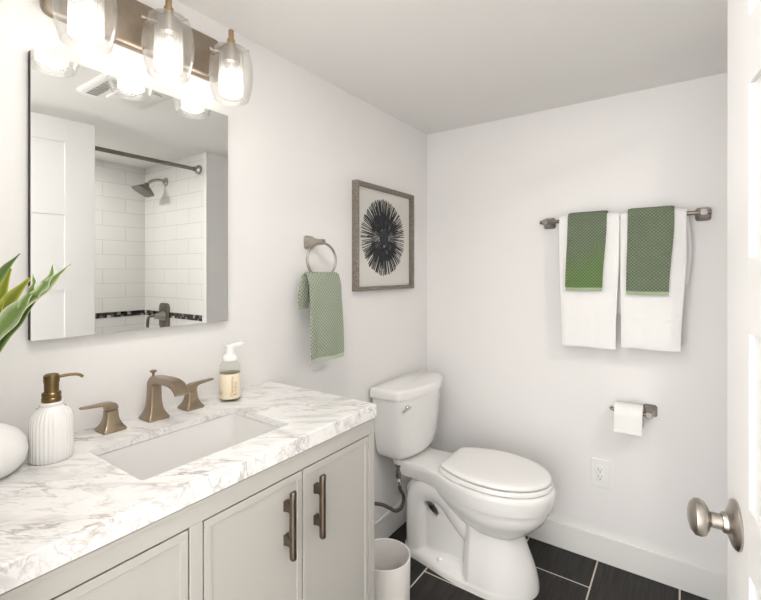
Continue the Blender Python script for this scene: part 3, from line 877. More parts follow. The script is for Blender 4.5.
bm = tube(NB(), smoothpath([Vector((vx, vy, ZT + 0.10)) + SIDE * a + Vector((0, 0, h)) + OUT * (c * 0.2) for a, h, c in ((0, -0.03, 0), (0.008, 0.05, 0.02), (0.016, 0.105, 0.03), (0.030, 0.124, 0.034), (0.042, 0.116, 0.036))], 6),
          [0.0015] * 14 + [0.003, 0.0045, 0.0055, 0.006, 0.0055, 0.005, 0.004, 0.003, 0.002, 0.0015, 0.001], 8)
obj('dried_sheath', bm, 'husk', pl)

# ------------------------------------------------------------------ mirror
mi = thing('mirror', (0.0, 0.582, 1.148), 'frameless rectangular wall mirror above the sink', 'mirror')
obj('glass', box(NB(), (0.0195, 0.332, 1.148), (0.022, 0.831, 1.790)), 'mirror', mi, smooth=False)
obj('backing', box(NB(), (0.0, 0.333, 1.149), (0.0193, 0.830, 1.789)), 'black', mi, smooth=False)
# ------------------------------------------------------------------ vanity light
vl = thing('vanity_light', (0.0, 0.587, 1.95), 'bronze three-light vanity fixture with clear glass shades above the mirror', 'wall light')
bm = NB()
def plate_ring(x, ins):
    pts = rrect(0.583, 1.950, 0.229 - ins, 0.065 - ins, 0.022, 0, 6)
    return [Vector((x, p.x, p.y)) for p in pts]
loft(bm, [plate_ring(0.0, 0.0), plate_ring(0.014, 0.0), plate_ring(0.017, 0.002), plate_ring(0.020, 0.010)])
obj('backplate', bm, 'plate', vl)
LX = 0.12
for ly in (0.402, 0.587, 0.772):
    bm = tube(NB(), smoothpath([(0.018, ly, 1.962), (0.05, ly, 1.962), (LX - 0.006, ly, 1.962)], 4), 0.006, 12)
    obj('arm', bm, 'gold', vl)
    bm = lathe(NB(), [(0.0, 1.944), (0.0115, 1.944), (0.0115, 1.971), (0.0075, 1.9712), (0.0075, 1.999), (0.0, 1.9992)], (LX, ly, 0), (0, 0, 1), 24)
    obj('stem', bm, 'gold', vl, angle=25)
    # outer barrel of clear glass, closed top, open bottom
    bm = lathe(NB(), [(0.012, 1.9455), (0.030, 1.9455), (0.044, 1.944), (0.051, 1.937), (0.0575, 1.915), (0.0610, 1.888), (0.0605, 1.860), (0.0560, 1.826), (0.0485, 1.799), (0.0465, 1.799), (0.0540, 1.826), (0.0585, 1.860), (0.0590, 1.888), (0.0555, 1.915), (0.0495, 1.935), (0.043, 1.942), (0.012, 1.943)], (LX, ly, 0), (0, 0, 1), 48)
    sh = obj('glass_shade', bm, 'glass', vl, angle=60)
    bm = lathe(NB(), [(0.0335, 1.938), (0.0335, 1.90), (0.0335, 1.85), (0.0335, 1.806)], (LX, ly, 0), (0, 0, 1), 48, uv=True)
    obj('inner_cylinder', bm, 'etched', sh)
    for k in range(3):
        a = 0.25 + k * 2 * PI / 3
        d = Vector((math.cos(a), math.sin(a), 0)); o = Vector((LX, ly, 1.928))
        bm = tube(NB(), [o + d * 0.024, o + d * 0.0545, o + d * 0.0550, o + d * 0.061], [0.0016, 0.0016, 0.0032, 0.0032], 10)
        obj('thumb_screw', bm, 'nickel', sh)
    bm = lathe(NB(), [(0.0, 1.944), (0.024, 1.943), (0.024, 1.905), (0.017, 1.900), (0.017, 1.880), (0.0, 1.880)], (LX, ly, 0), (0, 0, 1), 32)
    obj('socket', bm, 'nickel', vl)
    bm = lathe(NB(), [(0.0, 1.880), (0.014, 1.880), (0.016, 1.868), (0.027, 1.860), (0.0305, 1.852), (0.0305, 1.816), (0.028, 1.812), (0.0, 1.811)], (LX, ly, 0), (0, 0, 1), 32)
    obj('bulb', bm, 'bulb', vl)

# ------------------------------------------------------------------ framed burst picture
fr = thing('framed_picture', (0.0, 1.719, 1.215), 'square grey wood framed black radial burst picture on the left wall', 'picture')
PY0, PY1, PZ0, PZ1, FD, FW = 1.477, 1.962, 1.214, 1.703, 0.032, 0.019
bm = NB()
for i in range(1):
    def prof_ring(ins, x):
        return [Vector((x, PY0 + ins, PZ0 + ins)), Vector((x, PY1 - ins, PZ0 + ins)), Vector((x, PY1 - ins, PZ1 - ins)), Vector((x, PY0 + ins, PZ1 - ins))]
    loft(bm, [prof_ring(0.0, 0.0), prof_ring(0.0, FD - 0.002), prof_ring(0.002, FD), prof_ring(0.011, FD), prof_ring(0.012, FD - 0.004), prof_ring(FW, FD - 0.005), prof_ring(FW, 0.004)], False, False)
obj('frame', bm, 'frame', fr, smooth=False)
obj('mat_board', box(NB(), (0.002, PY0 + FW - 0.002, PZ0 + FW - 0.002), (0.010, PY1 - FW + 0.002, PZ1 - FW + 0.002)), 'mat', fr, smooth=False)
bm = NB()
cyb, czb, RB = 1.7095, 1.4645, 0.186
rnd = random.Random(3)
NS = 98
for k in range(NS * 2):
    a = PI * (k + rnd.uniform(-0.3, 0.3)) / NS
    long_ = k % 2 == 0
    r0 = rnd.uniform(0.02, 0.05) if long_ else rnd.uniform(0.05, 0.09)
    r1 = RB * (rnd.uniform(0.94, 1.0) if long_ else rnd.uniform(0.55, 0.97))
    w0, w1, w2 = 0.0008, rnd.uniform(0.0013, 0.0017), rnd.uniform(0.0017, 0.0023)
    bend = rnd.uniform(-0.02, 0.02)
    x0, x1 = 0.0104, 0.0104 + rnd.uniform(0.001, 0.003)
    rings = []
    for (rr_, ww, aa) in ((r0, w0, a), ((r0 + r1) / 2, w1, a + bend * 0.4), (r1 * 0.97, w2, a + bend), (r1, w2 * 0.5, a + bend)):
        d = Vector((0, math.cos(aa), math.sin(aa))); s = Vector((0, -math.sin(aa), math.cos(aa)))
        c = Vector((0, cyb, czb)) + d * rr_
        rings.append([c - s * ww + Vector((x0, 0, 0)), c + s * ww + Vector((x0, 0, 0)), c + s * ww + Vector((x1, 0, 0)), c - s * ww + Vector((x1, 0, 0))])
    loft(bm, rings)
lathe(bm, [(0.0, 0.0), (0.036, 0.0), (0.036, 0.0025), (0.0, 0.0035)], (0.0104, cyb, czb), (1, 0, 0), 40)
obj('paper_burst', bm, 'burst', fr, smooth=False)

# ------------------------------------------------------------------ towel ring and sage towel
RY, RZ, RX = 1.208, 1.414, 0.072
tr = thing('towel_ring', (0.0, RY, RZ), 'brushed nickel towel ring on the left wall beside the picture', 'towel ring')
bm = NB()
loft(bm, [[Vector((x, p.x, p.y)) for p in rrect(RY, RZ, h, h, h * 0.42, 0, 5)] for (x, h) in ((0.0, 0.0255), (0.004, 0.026), (0.008, 0.024), (0.020, 0.0185), (0.038, 0.0135), (0.062, 0.0105), (0.078, 0.0105), (0.081, 0.009))])
obj('post', bm, 'nickel', tr)
rr_ = 0.076
cz_ = RZ - 0.004 - rr_ * 0.86
bm = NB()
ringpts = [Vector((RX, RY + rr_ * 1.04 * math.cos(2 * PI * k / 48), cz_ + rr_ * 0.86 * math.sin(2 * PI * k / 48))) for k in range(48)]
rings = []
for k, p in enumerate(ringpts):
    t = (ringpts[(k + 1) % 48] - ringpts[k - 1]).normalized(); a = Vector((1, 0, 0)); b_ = a.cross(t).normalized()
    rings.append([p + (a * math.cos(2 * PI * j / 12) + b_ * math.sin(2 * PI * j / 12)) * 0.0048 for j in range(12)])
loft(bm, rings + [rings[0]], False, False)
bmesh.ops.remove_doubles(bm, verts=bm.verts, dist=1e-5)
obj('ring', bm, 'nickel', tr)

st = thing('hand_towel', (RX, RY, 0.975), 'pale sage waffle hand towel hanging through the towel ring', 'towel', 'green hand towels')
zb = cz_ - rr_ * 0.86 - 0.004
def mp_left(n_, z, l):
    return (n_, l, z)
def fold(front):
    return lambda u: ((1.122 + 0.01 * u, 1.300 + 0.012 * u))
ztop = zb + 0.020
pth = [(RX + 0.031, 0.985), (RX + 0.029, 1.12), (RX + 0.024, 1.25), (RX + 0.017, ztop - 0.022), (RX + 0.012, ztop - 0.007), (RX + 0.002, ztop), (RX - 0.010, ztop - 0.006), (RX - 0.017, ztop - 0.022), (RX - 0.022, 1.25), (RX - 0.026, 1.185)]
def tp(u):
    return (1.116 + 0.002 * sstep(0.0, 0.6, u) - 0.010 * sstep(0.75, 1.0, u), 1.299 - 0.010 * sstep(0.0, 0.6, u))
obj('cloth', cloth(NB(), pth, 0, 0, mp_left, 0.010, 0.004, 5, taper=tp), 'sage', st)
pth2 = [(RX + 0.031, 0.970), (RX + 0.031, 0.986)]
obj('hem', cloth(NB(), pth2, 0, 0, mp_left, 0.009, 0.004, 5, taper=lambda u: (1.117, 1.298)), 'hem_sage', st)
pth3 = [(RX - 0.016, 1.165), (RX - 0.012, 1.22), (RX - 0.006, 1.285)]
obj('folded_end', cloth(NB(), pth3, 0, 0, mp_left, 0.009, 0.002, 8, nl=10, taper=lambda u: (1.100 + 0.008 * u, 1.150)), 'sage', st)

# ------------------------------------------------------------------ toilet
TC = 1.793
to = thing('toilet', (0.38, TC, 0), 'white two-piece elongated toilet with closed lid below the picture', 'toilet')
def outline(hwf, x0, x1, z, n=30, r0=0.02, cy=TC):
    xs = [x0 + (x1 - x0) * (0.5 - 0.5 * math.cos(PI * i / n)) for i in range(n + 1)]
    a = [Vector((x, cy - hwf(x), z)) for x in xs]; b_ = [Vector((x, cy + hwf(x), z)) for x in reversed(xs)]
    return a + b_
def egg(xc, xt, xr, wmax, wback, xb2):
    """half width: rear deck of half width wback, swelling to wmax at xc, rounded to the tip xt"""
    def f(x):
        if x >= xc:
            return max(0.0005, wmax * math.sqrt(max(0.0, 1 - ((x - xc) / (xt - xc)) ** 2)))
        w = wback + (wmax - wback) * sstep(xb2, xc, x) ** 0.9
        return max(0.0005, w * min(1.0, math.sqrt(max(0.0, (x - xr) / 0.03)) if x - xr < 0.03 else 1.0))
    return f
bm = NB(); rings = []
for (z, xr, xt, wm, wb, xb2, xc) in ((0.205, 0.41, 0.640, 0.090, 0.05, 0.40, 0.53), (0.225, 0.36, 0.665, 0.112, 0.055, 0.35, 0.53), (0.250, 0.31, 0.695, 0.132, 0.06, 0.30, 0.53), (0.285, 0.27, 0.730, 0.152, 0.065, 0.25, 0.53),
                                 (0.320, 0.22, 0.751, 0.165, 0.075, 0.22, 0.53), (0.345, 0.13, 0.751, 0.1625, 0.080, 0.22, 0.53), (0.3535, 0.10, 0.750, 0.161, 0.080, 0.22, 0.53), (0.3555, 0.09, 0.768, 0.179, 0.095, 0.22, 0.53), (0.375, 0.07, 0.772, 0.181, 0.10, 0.22, 0.53),
                                 (0.400, 0.055, 0.775, 0.182, 0.105, 0.22, 0.53), (0.418, 0.05, 0.775, 0.182, 0.107, 0.22, 0.53), (0.4245, 0.054, 0.771, 0.178, 0.104, 0.22, 0.53), (0.427, 0.062, 0.763, 0.170, 0.097, 0.22, 0.53)):
    rings.append(outline(egg(xc, xt, xr, wm, wb, xb2), xr, xt, z))
loft(bm, rings)
bmesh.ops.remove_doubles(bm, verts=bm.verts, dist=1e-4)
obj('bowl', bm, 'ceramic', to, angle=45)
# pedestal as a profile of half widths over (x, z), with the exposed trapway
TRAP = smoothpath([(0.520, 0.15), (0.455, 0.200), (0.385, 0.258), (0.315, 0.312), (0.235, 0.322), (0.165, 0.290), (0.140, 0.225), (0.142, 0.14), (0.150, 0.05)], 10) if False else [Vector((p.x, p.y)) for p in smoothpath([(0.540, 0.12, 0), (0.475, 0.175, 0), (0.405, 0.235, 0), (0.340, 0.300, 0), (0.270, 0.322, 0), (0.205, 0.295, 0), (0.178, 0.230, 0), (0.176, 0.13, 0), (0.180, 0.03, 0)], 10)]
def ped_xf(z):
    return 0.713 - 0.075 * sstep(0.0, 0.26, z) + 0.0 * z
def ped_w(x, z):
    xf = ped_xf(z)
    if x >= xf:
        return 0.0
    web = 0.074
    # base flange
    wf = 0.100 + (0.152 - 0.100) * sstep(0.10, 0.46, x)
    k = 1 - sstep(0.022, 0.055, z)
    w = web + (wf - web) * k if wf > web else web
    # front column
    wc = (0.150 - 0.034 * sstep(0.0, 0.25, z)) * sstep(0.36, 0.47, x)
    w = max(w, wc)
    # trapway ridge
    d = min(((x - p.x) ** 2 + (z - p.y) ** 2) for p in TRAP) ** 0.5
    if d < 0.056:
        w = max(w, 0.060 + 0.040 * math.sqrt(1 - (d / 0.056) ** 2))
    if x < 0.158:
        w *= 0.45 + 0.55 * math.sqrt(max(0.0, 1 - ((0.158 - x) / 0.042) ** 2))
    xr0 = 0.535
    if x > xr0:
        w *= math.sqrt(max(0.0, 1 - ((x - xr0) / (xf - xr0)) ** 2))
    return w
bm = NB()
NX, NZ = 96, 56
ztop_ = 0.345
def ztopx(x):                                                     # upper limit of the pedestal: rounds off behind the trapway
    if x < 0.27:
        q = (0.27 - x) / (0.27 - 0.118)
        return 0.368 - 0.125 * (1 - math.sqrt(max(0.0, 1 - min(1, q) ** 2)))
    return 0.368 if x < 0.30 else 0.368 - 0.11 * sstep(0.30, 0.47, x)
grid = []
for i in range(NX + 1):
    row = []
    for j in range(NZ + 1):
        v = j / NZ
        xb0 = 0.118
        u = i / NX
        u = u if u < 0.7 else 0.7 + 0.3 * math.sin((u - 0.7) / 0.3 * PI / 2)
        x = xb0 + (0.713 - xb0) * u
        z = ztopx(x) * v
        xs = xb0 + (ped_xf(z) - xb0) * u
        row.append((xs, z, ped_w(xs, z)))
    grid.append(row)
# soften the half-width field a little
for _ in range(2):
    g2 = [[list(c) for c in r_] for r_ in grid]
    for i in range(1, NX):
        for j in range(1, NZ):
            g2[i][j][2] = (grid[i][j][2] * 4 + grid[i - 1][j][2] + grid[i + 1][j][2] + grid[i][j - 1][2] + grid[i][j + 1][2]) / 8
    grid = g2
sides = []
for sgn in (-1, 1):
    sides.append([[bm.verts.new((x, TC + sgn * max(w, 0.0008), z)) for (x, z, w) in row] for row in grid])
for s, vv in enumerate(sides):
    for i in range(NX):
        for j in range(NZ):
            q = [vv[i][j], vv[i + 1][j], vv[i + 1][j + 1], vv[i][j + 1]]
            bm.faces.new(q if s == 0 else list(reversed(q)))
A, B = sides
for i in range(NX):
    bm.faces.new((A[i][0], B[i][0], B[i + 1][0], A[i + 1][0])); bm.faces.new((A[i][NZ], A[i + 1][NZ], B[i + 1][NZ], B[i][NZ]))
for j in range(NZ):
    bm.faces.new((A[0][j], A[0][j + 1], B[0][j + 1], B[0][j])); bm.faces.new((A[NX][j], B[NX][j], B[NX][j + 1], A[NX][j + 1]))
bmesh.ops.remove_doubles(bm, verts=bm.verts, dist=2e-3 * 0.5)
bmesh.ops.recalc_face_normals(bm, faces=bm.faces)
ped = obj('pedestal', bm, 'ceramic', to, angle=60)
# see-through opening inside the trapway loop
cut = NB()
ring0 = []
for yy in (TC - 0.3, TC + 0.3):
    ring0.append([Vector((0.264 + 0.040 * math.cos(t) * 0.80 + 0.026 * math.sin(t) * 0.60, yy, 0.236 + 0.026 * math.sin(t) * 0.80 - 0.040 * math.cos(t) * 0.60)) for t in [2 * PI * k / 32 for k in range(32)]])
loft(cut, ring0)
co = obj('cutter_tmp', cut, 'ceramic', loc=(0, 0, 0))
cut2 = box(NB(), (0.20, TC - 0.054, -0.02), (0.50, TC + 0.054, 0.272))     # the hollow inside of the casting, open to the floor
co2 = obj('cutter_tmp_b', cut2, 'ceramic', loc=(0, 0, 0))
md = ped.modifiers.new('hollow', 'BOOLEAN'); md.operation = 'DIFFERENCE'; md.object = co2; md.solver = 'EXACT'
md = ped.modifiers.new('hole', 'BOOLEAN'); md.operation = 'DIFFERENCE'; md.object = co; md.solver = 'EXACT'
bpy.context.view_layer.update()
dg = bpy.context.evaluated_depsgraph_get(); dg.update()
me2 = bpy.data.meshes.new_from_object(ped.evaluated_get(dg))
ped.modifiers.clear(); old = ped.data; ped.data = me2; bpy.data.meshes.remove(old); bpy.data.objects.remove(co); bpy.data.objects.remove(co2)
me2.name = 'pedestal'
for p in me2.polygons:
    p.use_smooth = True
me2.set_sharp_from_angle(angle=math.radians(50))
for sgn in (-1, 1):
    bm = lathe(NB(), [(0.0, 0.020), (0.013, 0.020), (0.0135, 0.030), (0.012, 0.038), (0.007, 0.043), (0.0, 0.044)], (0.318, TC + sgn * 0.098, 0.004), (0, 0, 1), 24)
    obj('bolt_cap', bm, 'ceramic', to)
# seat and lid
def lidw(xr, xt, wb, wm, xc):
    def f(x):
        if x >= xc:
            return max(0.0005, wm * math.sqrt(max(0.0, 1 - ((x - xc) / (xt - xc)) ** 2)))
        u = (x - xr) / (xc - xr)
        w = wb + (wm - wb) * math.sin(PI / 2 * max(0.0, min(1.0, u)) ** 0.8)
        return max(0.0005, w * (1.0 if x - xr > 0.012 else math.sqrt(max(0.0, 1 - ((0.012 - (x - xr)) / 0.012) ** 2)) * 0.12 + 0.88))
    return f
def slab(levels, xr, xt, wb, wm, xc):
    bm = NB()
    loft(bm, [outline(lidw(xr + i_, xt - i_, wb - i_, wm - i_, xc), xr + i_, xt - i_, z, 40) for (i_, z) in levels])
    bmesh.ops.remove_doubles(bm, verts=bm.verts, dist=1e-4)
    return bm
obj('seat', slab([(0.006, 0.4285), (0.0, 0.433), (0.0, 0.444), (0.004, 0.449)], 0.315, 0.765, 0.110, 0.178, 0.535), 'seat', to, angle=50)
obj('seat_lid', slab([(0.008, 0.4515), (0.002, 0.454), (0.0, 0.460), (0.004, 0.467), (0.012, 0.471), (0.03, 0.4735), (0.08, 0.4755)], 0.325, 0.762, 0.106, 0.175, 0.535), 'seat', to, angle=50)
for sgn in (-1, 1):
    obj('hinge', box(NB(), (0.308, TC + sgn * 0.07 - 0.014, 0.4255), (0.340, TC + sgn * 0.07 + 0.014, 0.4515), 0.005), 'seat', to)
# tank with bowed front
def tankring(z, hw, x0, x1, bow, r_, n=16, cy=TC + 0.022):
    pts = []
    for i in range(n + 1):
        s = i / n * 2 - 1
        pts.append((x1 + bow * (1 - s * s), cy + s * hw))
    back = [(x0, cy + hw), (x0, cy - hw)]
    allp = back[1:] + pts + back[:1]
    # round the vertical front corners
    P = [Vector((p[0], p[1], z)) for p in allp]
    out = []
    for i, p in enumerate(P):
        if i in (1, len(P) - 2):
            a, b_ = P[i - 1], P[i + 1]
            d1 = (a - p).normalized() * min(r_, (a - p).length * 0.45); d2 = (b_ - p).normalized() * min(r_, (b_ - p).length * 0.9)
            for k in range(5):
                t = k / 4
                out.append((p + d1) * (1 - t) ** 2 + p * 2 * t * (1 - t) + (p + d2) * t * t)
        else:
            out.append(p)
    return out
bm = NB()
loft(bm, [tankring(z, hw, x0, x1, bow, r_) for (z, hw, x0, x1, bow, r_) in ((0.4275, 0.095, 0.06, 0.095, 0.025, 0.02), (0.4285, 0.125, 0.045, 0.110, 0.030, 0.03), (0.434, 0.152, 0.033, 0.124, 0.036, 0.05), (0.446, 0.170, 0.027, 0.134, 0.042, 0.06), (0.466, 0.183, 0.025, 0.140, 0.046, 0.065), (0.51, 0.192, 0.024, 0.144, 0.049, 0.07), (0.60, 0.202, 0.022, 0.149, 0.051, 0.07), (0.722, 0.213, 0.02, 0.155, 0.052, 0.07))])
obj('tank', bm, 'ceramic', to, angle=50)
bm = NB()
loft(bm, [tankring(z, 0.222 - i_, 0.014 + i_, 0.160 - i_, 0.056, 0.075) for (i_, z) in ((0.006, 0.7225), (0.001, 0.725), (0.0, 0.730), (0.0, 0.756), (0.002, 0.763), (0.007, 0.768), (0.016, 0.771))])
obj('tank_lid', bm, 'ceramic', to, angle=50)
hy, hz = 1.650, 0.690
xh = 0.178
bm = NB()
lathe(bm, [(0.0, -0.004), (0.011, -0.004), (0.012, 0.004), (0.009, 0.010), (0.007, 0.012), (0.0, 0.013)], (xh, hy, hz), (1, 0, 0), 24)
rr = []
for (u, w, z) in ((0.012, 0.004, 0.003), (0.0, 0.007, 0.0), (-0.02, 0.0055, -0.004), (-0.045, 0.0060, -0.006), (-0.056, 0.0045, -0.006)):
    rr.append([Vector((xh + 0.008 + dx_, hy + u, hz + z + dz_)) for dx_, dz_ in ((0, -w), (0.008, -w * 0.7), (0.008, w * 0.7), (0, w))])
loft(bm, rr)
obj('flush_lever', bm, 'chrome', to, angle=50)

# ------------------------------------------------------------------ water supply
hose = thing('supply_hose', (0.1, 1.696, 0.18), 'dark braided water supply hose under the toilet tank', 'hose')
bm = tube(NB(), smoothpath([(0.104, 1.700, 0.310), (0.104, 1.712, 0.275), (0.102, 1.738, 0.240), (0.100, 1.745, 0.207), (0.100, 1.722, 0.182), (0.098, 1.680, 0.188), (0.096, 1.632, 0.222), (0.090, 1.575, 0.262), (0.075, 1.50, 0.290), (0.055, 1.40, 0.285)], 8), 0.0078, 12)
obj('braided_hose', bm, 'rubber', hose)
bm = lathe(NB(), [(0.0, 0.0), (0.0085, 0.0), (0.0095, 0.004), (0.0095, 0.020), (0.007, 0.026), (0.0065, 0.034), (0.0, 0.034)], (0.104, 1.698, 0.305), (0, 0, 1), 20)
obj('ferrule', bm, 'chrome', hose)
bm = lathe(NB(), [(0.0, 0.0), (0.010, 0.0), (0.0125, 0.003), (0.0125, 0.030), (0.009, 0.034), (0.009, 0.054), (0.017, 0.055), (0.017, 0.064), (0.0, 0.064)], (0.104, 1.694, 0.338), (0, 0, 1), 8)
obj('coupling_nut', bm, 'darknickel', hose)
bm = tube(NB(), [(0.104, 1.694, 0.400), (0.104, 1.694, 0.4274)], 0.010, 14)
obj('tank_shank', bm, 'white_plastic', hose)
bm = NB(); lathe(bm, [(0.0, 0.0), (0.024, 0.0), (0.022, 0.004), (0.010, 0.008), (0.008, 0.05), (0.0, 0.05)], (BT, 1.40, 0.285), (1, 0, 0), 24)
obj('wall_stop', bm, 'chrome', hose)

# ------------------------------------------------------------------ waste bin
wx, wy = 0.318, 1.272
bm = lathe(NB(), [(0.0, 0.0), (0.083, 0.0), (0.086, 0.003), (0.0905, 0.287), (0.0905, 0.290), (0.0885, 0.2915), (0.0865, 0.290), (0.0825, 0.006), (0.0, 0.005)], (wx, wy, 0), (0, 0, 1), 56)
wb = obj('waste_bin', bm, 'bin', loc=(wx, wy, 0))
tag(wb, 'small white round waste bin on the floor between vanity and toilet', 'waste bin')

# ------------------------------------------------------------------ towel bar and towels on the far wall
BY = YF - 0.075; BZ = 1.531; BX0, BX1 = 0.665, 1.262
tb = thing('towel_bar', (0.96, YF, BZ), 'dark nickel towel bar on the far wall above the paper holder', 'towel bar')
bm = tube(NB(), [(BX0 - 0.022, BY, BZ), (BX1 + 0.020, BY, BZ)], 0.0085, 18)
obj('bar', bm, 'darknickel', tb)
for px in (BX0 + 0.005, BX1 - 0.004):
    bm = NB()
    loft(bm, [[Vector((p.x, YF - d, p.y)) for p in rrect(px, BZ, h * wq, h, h * 0.45, 0, 5)] for (d, h, wq) in ((0.0, 0.026, 1), (0.004, 0.0265, 1), (0.008, 0.025, 1), (0.022, 0.0185, 1), (0.042, 0.0145, 1), (0.066, 0.0128, 1), (0.084, 0.0128, 1), (0.087, 0.011, 1))])
    obj('post', bm, 'darknickel', tb)
def mp_far(n_, z, l):
    return (l, YF - n_, z)
NB_ = 0.075
def drape_path(r_, z_front, z_back, spread=0.004):
    zt = BZ
    p = [(NB_ + r_ + spread, z_front), (NB_ + r_ + spread * 0.6, (z_front + zt) / 2), (NB_ + r_, zt - 0.01)]
    for k in range(7):
        a = PI * k / 6
        p.append((NB_ + r_ * math.cos(a), zt + r_ * math.sin(a)))
    p += [(NB_ - r_, zt - 0.01), (NB_ - r_, (z_back + zt) / 2), (NB_ - r_, z_back)]
    return p
W_T = 0.013
def bath_towel(x0, x1, x0b, x1b, zf, zb_, label, seed):
    t = thing('bath_towel', ((x0 + x1) / 2, BY, zf), label, 'towel', 'white bath towels on the bar')
    def tpr(u):
        k = 1 - sstep(0.0, 0.46, u)
        return (x0 + (x0b - x0) * k, x1 + (x1b - x1) * k)
    obj('cloth', cloth(NB(), drape_path(0.0175, zf, zb_, 0.006), 0, 0, mp_far, W_T, 0.0025, seed, taper=tpr), 'terry', t)
    # woven border near the lower end
    n0 = NB_ + 0.0175 + 0.006
    obj('woven_border', cloth(NB(), [(n0 + 0.001, zf + 0.115), (n0 + 0.001, zf + 0.128)], 0, 0, mp_far, W_T + 0.005, 0.0025, seed, taper=lambda u: (x0b - 0.001, x1b + 0.001)), 'terry', t)
    return t
bath_towel(0.733, 0.973, 0.746, 0.958, 0.972, 1.12, 'white bath towel hanging on the left half of the bar', 11)
rt = bath_towel(0.976, 1.203, 0.980, 1.184, 0.985, 1.25, 'white bath towel hanging on the right half of the bar', 12)
obj('folded_edge', cloth(NB(), [(0.050, 1.25), (0.052, 1.40), (0.056, 1.522)], 0, 0, mp_far, 0.010, 0.003, 14, nl=8, taper=lambda u: (1.165, 1.209 + 0.010 * math.sin(u * 3))), 'terry', rt)
def green_towel(x0, x1, x0b, x1b, zf, mat_, label, seed):
    t = thing('hand_towel', ((x0 + x1) / 2, BY - 0.03, zf), label, 'towel', 'green hand towels')
    tpr = lambda u: (x0 + (x0b - x0) * (1 - sstep(0, 0.46, u)), x1 + (x1b - x1) * (1 - sstep(0, 0.46, u)))
    obj('cloth', cloth(NB(), drape_path(0.0310, zf + 0.014, 1.30, 0.011), 0, 0, mp_far, 0.0085, 0.0012, seed, taper=tpr), mat_, t)
    n0 = NB_ + 0.0310 + 0.011
    obj('hem', cloth(NB(), [(n0, zf), (n0, zf + 0.014)], 0, 0, mp_far, 0.008, 0.0012, seed, taper=lambda u: (x0b + 0.001, x1b - 0.001)), 'hem_green', t)
green_towel(0.771, 0.926, 0.763, 0.911, 1.218, 'vivid', 'short green hand towel draped over the left white towel', 21)
green_towel(1.004, 1.164, 0.999, 1.147, 1.207, 'green', 'grey-green hand towel draped over the right white towel', 22)

# ------------------------------------------------------------------ toilet paper holder and roll
HX, HZ_, HYp = 1.078, 0.712, YF - 0.072
th = thing('paper_holder', (HX, YF, HZ_), 'dark nickel toilet paper holder on the far wall under the towels', 'paper holder')
bm = NB()
loft(bm, [[Vector((p.x, YF - d, p.y)) for p in rrect(HX, HZ_, h, h, h * 0.42, 0, 5)] for (d, h) in ((0.0, 0.0255), (0.004, 0.026), (0.008, 0.0245), (0.022, 0.0185), (0.042, 0.0145), (0.064, 0.013), (0.080, 0.013), (0.083, 0.011))])
obj('post', bm, 'darknickel', th)
bm = tube(NB(), smoothpath([(HX, HYp, HZ_ - 0.002), (1.03, HYp, HZ_ - 0.002), (0.965, HYp, HZ_ - 0.002), (0.944, HYp, HZ_ + 0.001), (0.936, HYp, HZ_ + 0.008)], 5), [0.0072] * 19 + [0.0078, 0.0075], 14)
obj('arm', bm, 'darknickel', th)
rl = thing('toilet_roll', (1.006, HYp, 0.64), 'white toilet paper roll on the dark nickel holder', 'toilet paper')
rcz = HZ_ - 0.002 + 0.0072 - 0.0182 - 0.0003
RRAD = 0.048
bm = lathe(NB(), [(0.0195, 0.0), (0.046, 0.0), (RRAD, 0.002), (RRAD, 0.099), (0.046, 0.101), (0.0195, 0.101), (0.0195, 0.0)], (0.955, HYp, rcz), (1, 0, 0), 48)
obj('paper', bm, 'paper', rl, angle=50)
bm = lathe(NB(), [(0.0195, -0.0005), (0.0195, 0.1015), (0.0182, 0.1015), (0.0182, -0.0005), (0.0195, -0.0005)], (0.955, HYp, rcz), (1, 0, 0), 40)
obj('core', bm, 'card', rl)
hp = [(YF - HYp + RRAD * math.cos(a) + 0.0006 * math.cos(a), rcz + (RRAD + 0.0006) * math.sin(a)) for a in [math.radians(d) for d in range(80, -1, -8)]]
hp += [(YF - HYp + RRAD + 0.001, rcz - 0.03), (YF - HYp + RRAD + 0.002, 0.633)]
obj('loose_sheet', cloth(NB(), hp, 0, 0, mp_far, 0.0008, 0.0, 3, nl=6, taper=lambda u: (0.9555, 1.0555)), 'paper', rl)

# ------------------------------------------------------------------ wall outlet
oc = thing('wall_outlet', (0.8875, YF, 0.393), 'white double wall outlet low on the far wall above the baseboard', 'outlet')
bm = NB()
loft(bm, [[Vector((p.x, YF - d, p.y)) for p in rrect(0.8875, 0.393, a, b_, 0.004, 0, 3)] for (d, a, b_) in ((0.0, 0.0395, 0.063), (0.002, 0.0395, 0.063), (0.0055, 0.036, 0.0595))])
obj('cover_plate', bm, 'white_plastic', oc)
bm = NB()
loft(bm, [[Vector((p.x, YF - d, p.y)) for p in rrect(0.8875, 0.393, a, b_, 0.003, 0, 3)] for (d, a, b_) in ((0.004, 0.0165, 0.0335), (0.0075, 0.0165, 0.0335), (0.008, 0.0155, 0.0325))])
rec = obj('receptacle', bm, 'white_plastic', oc)
bm = NB()
for zc in (0.377, 0.409):
    for (sx, w, h, dz) in ((-0.0062, 0.0009, 0.0042, 0.004), (0.0062, 0.0009, 0.0035, 0.004)):
        box(bm, (0.8875 + sx - w, YF - 0.0085, zc + dz - h), (0.8875 + sx + w, YF - 0.0078, zc + dz + h))
    lathe(bm, [(0.0, 0.0078), (0.0024, 0.0078), (0.0024, 0.0085), (0.0, 0.0085)], (0.8875, YF, zc - 0.0075), (0, -1, 0), 12)
obj('slot', bm, 'slot', rec, smooth=False)

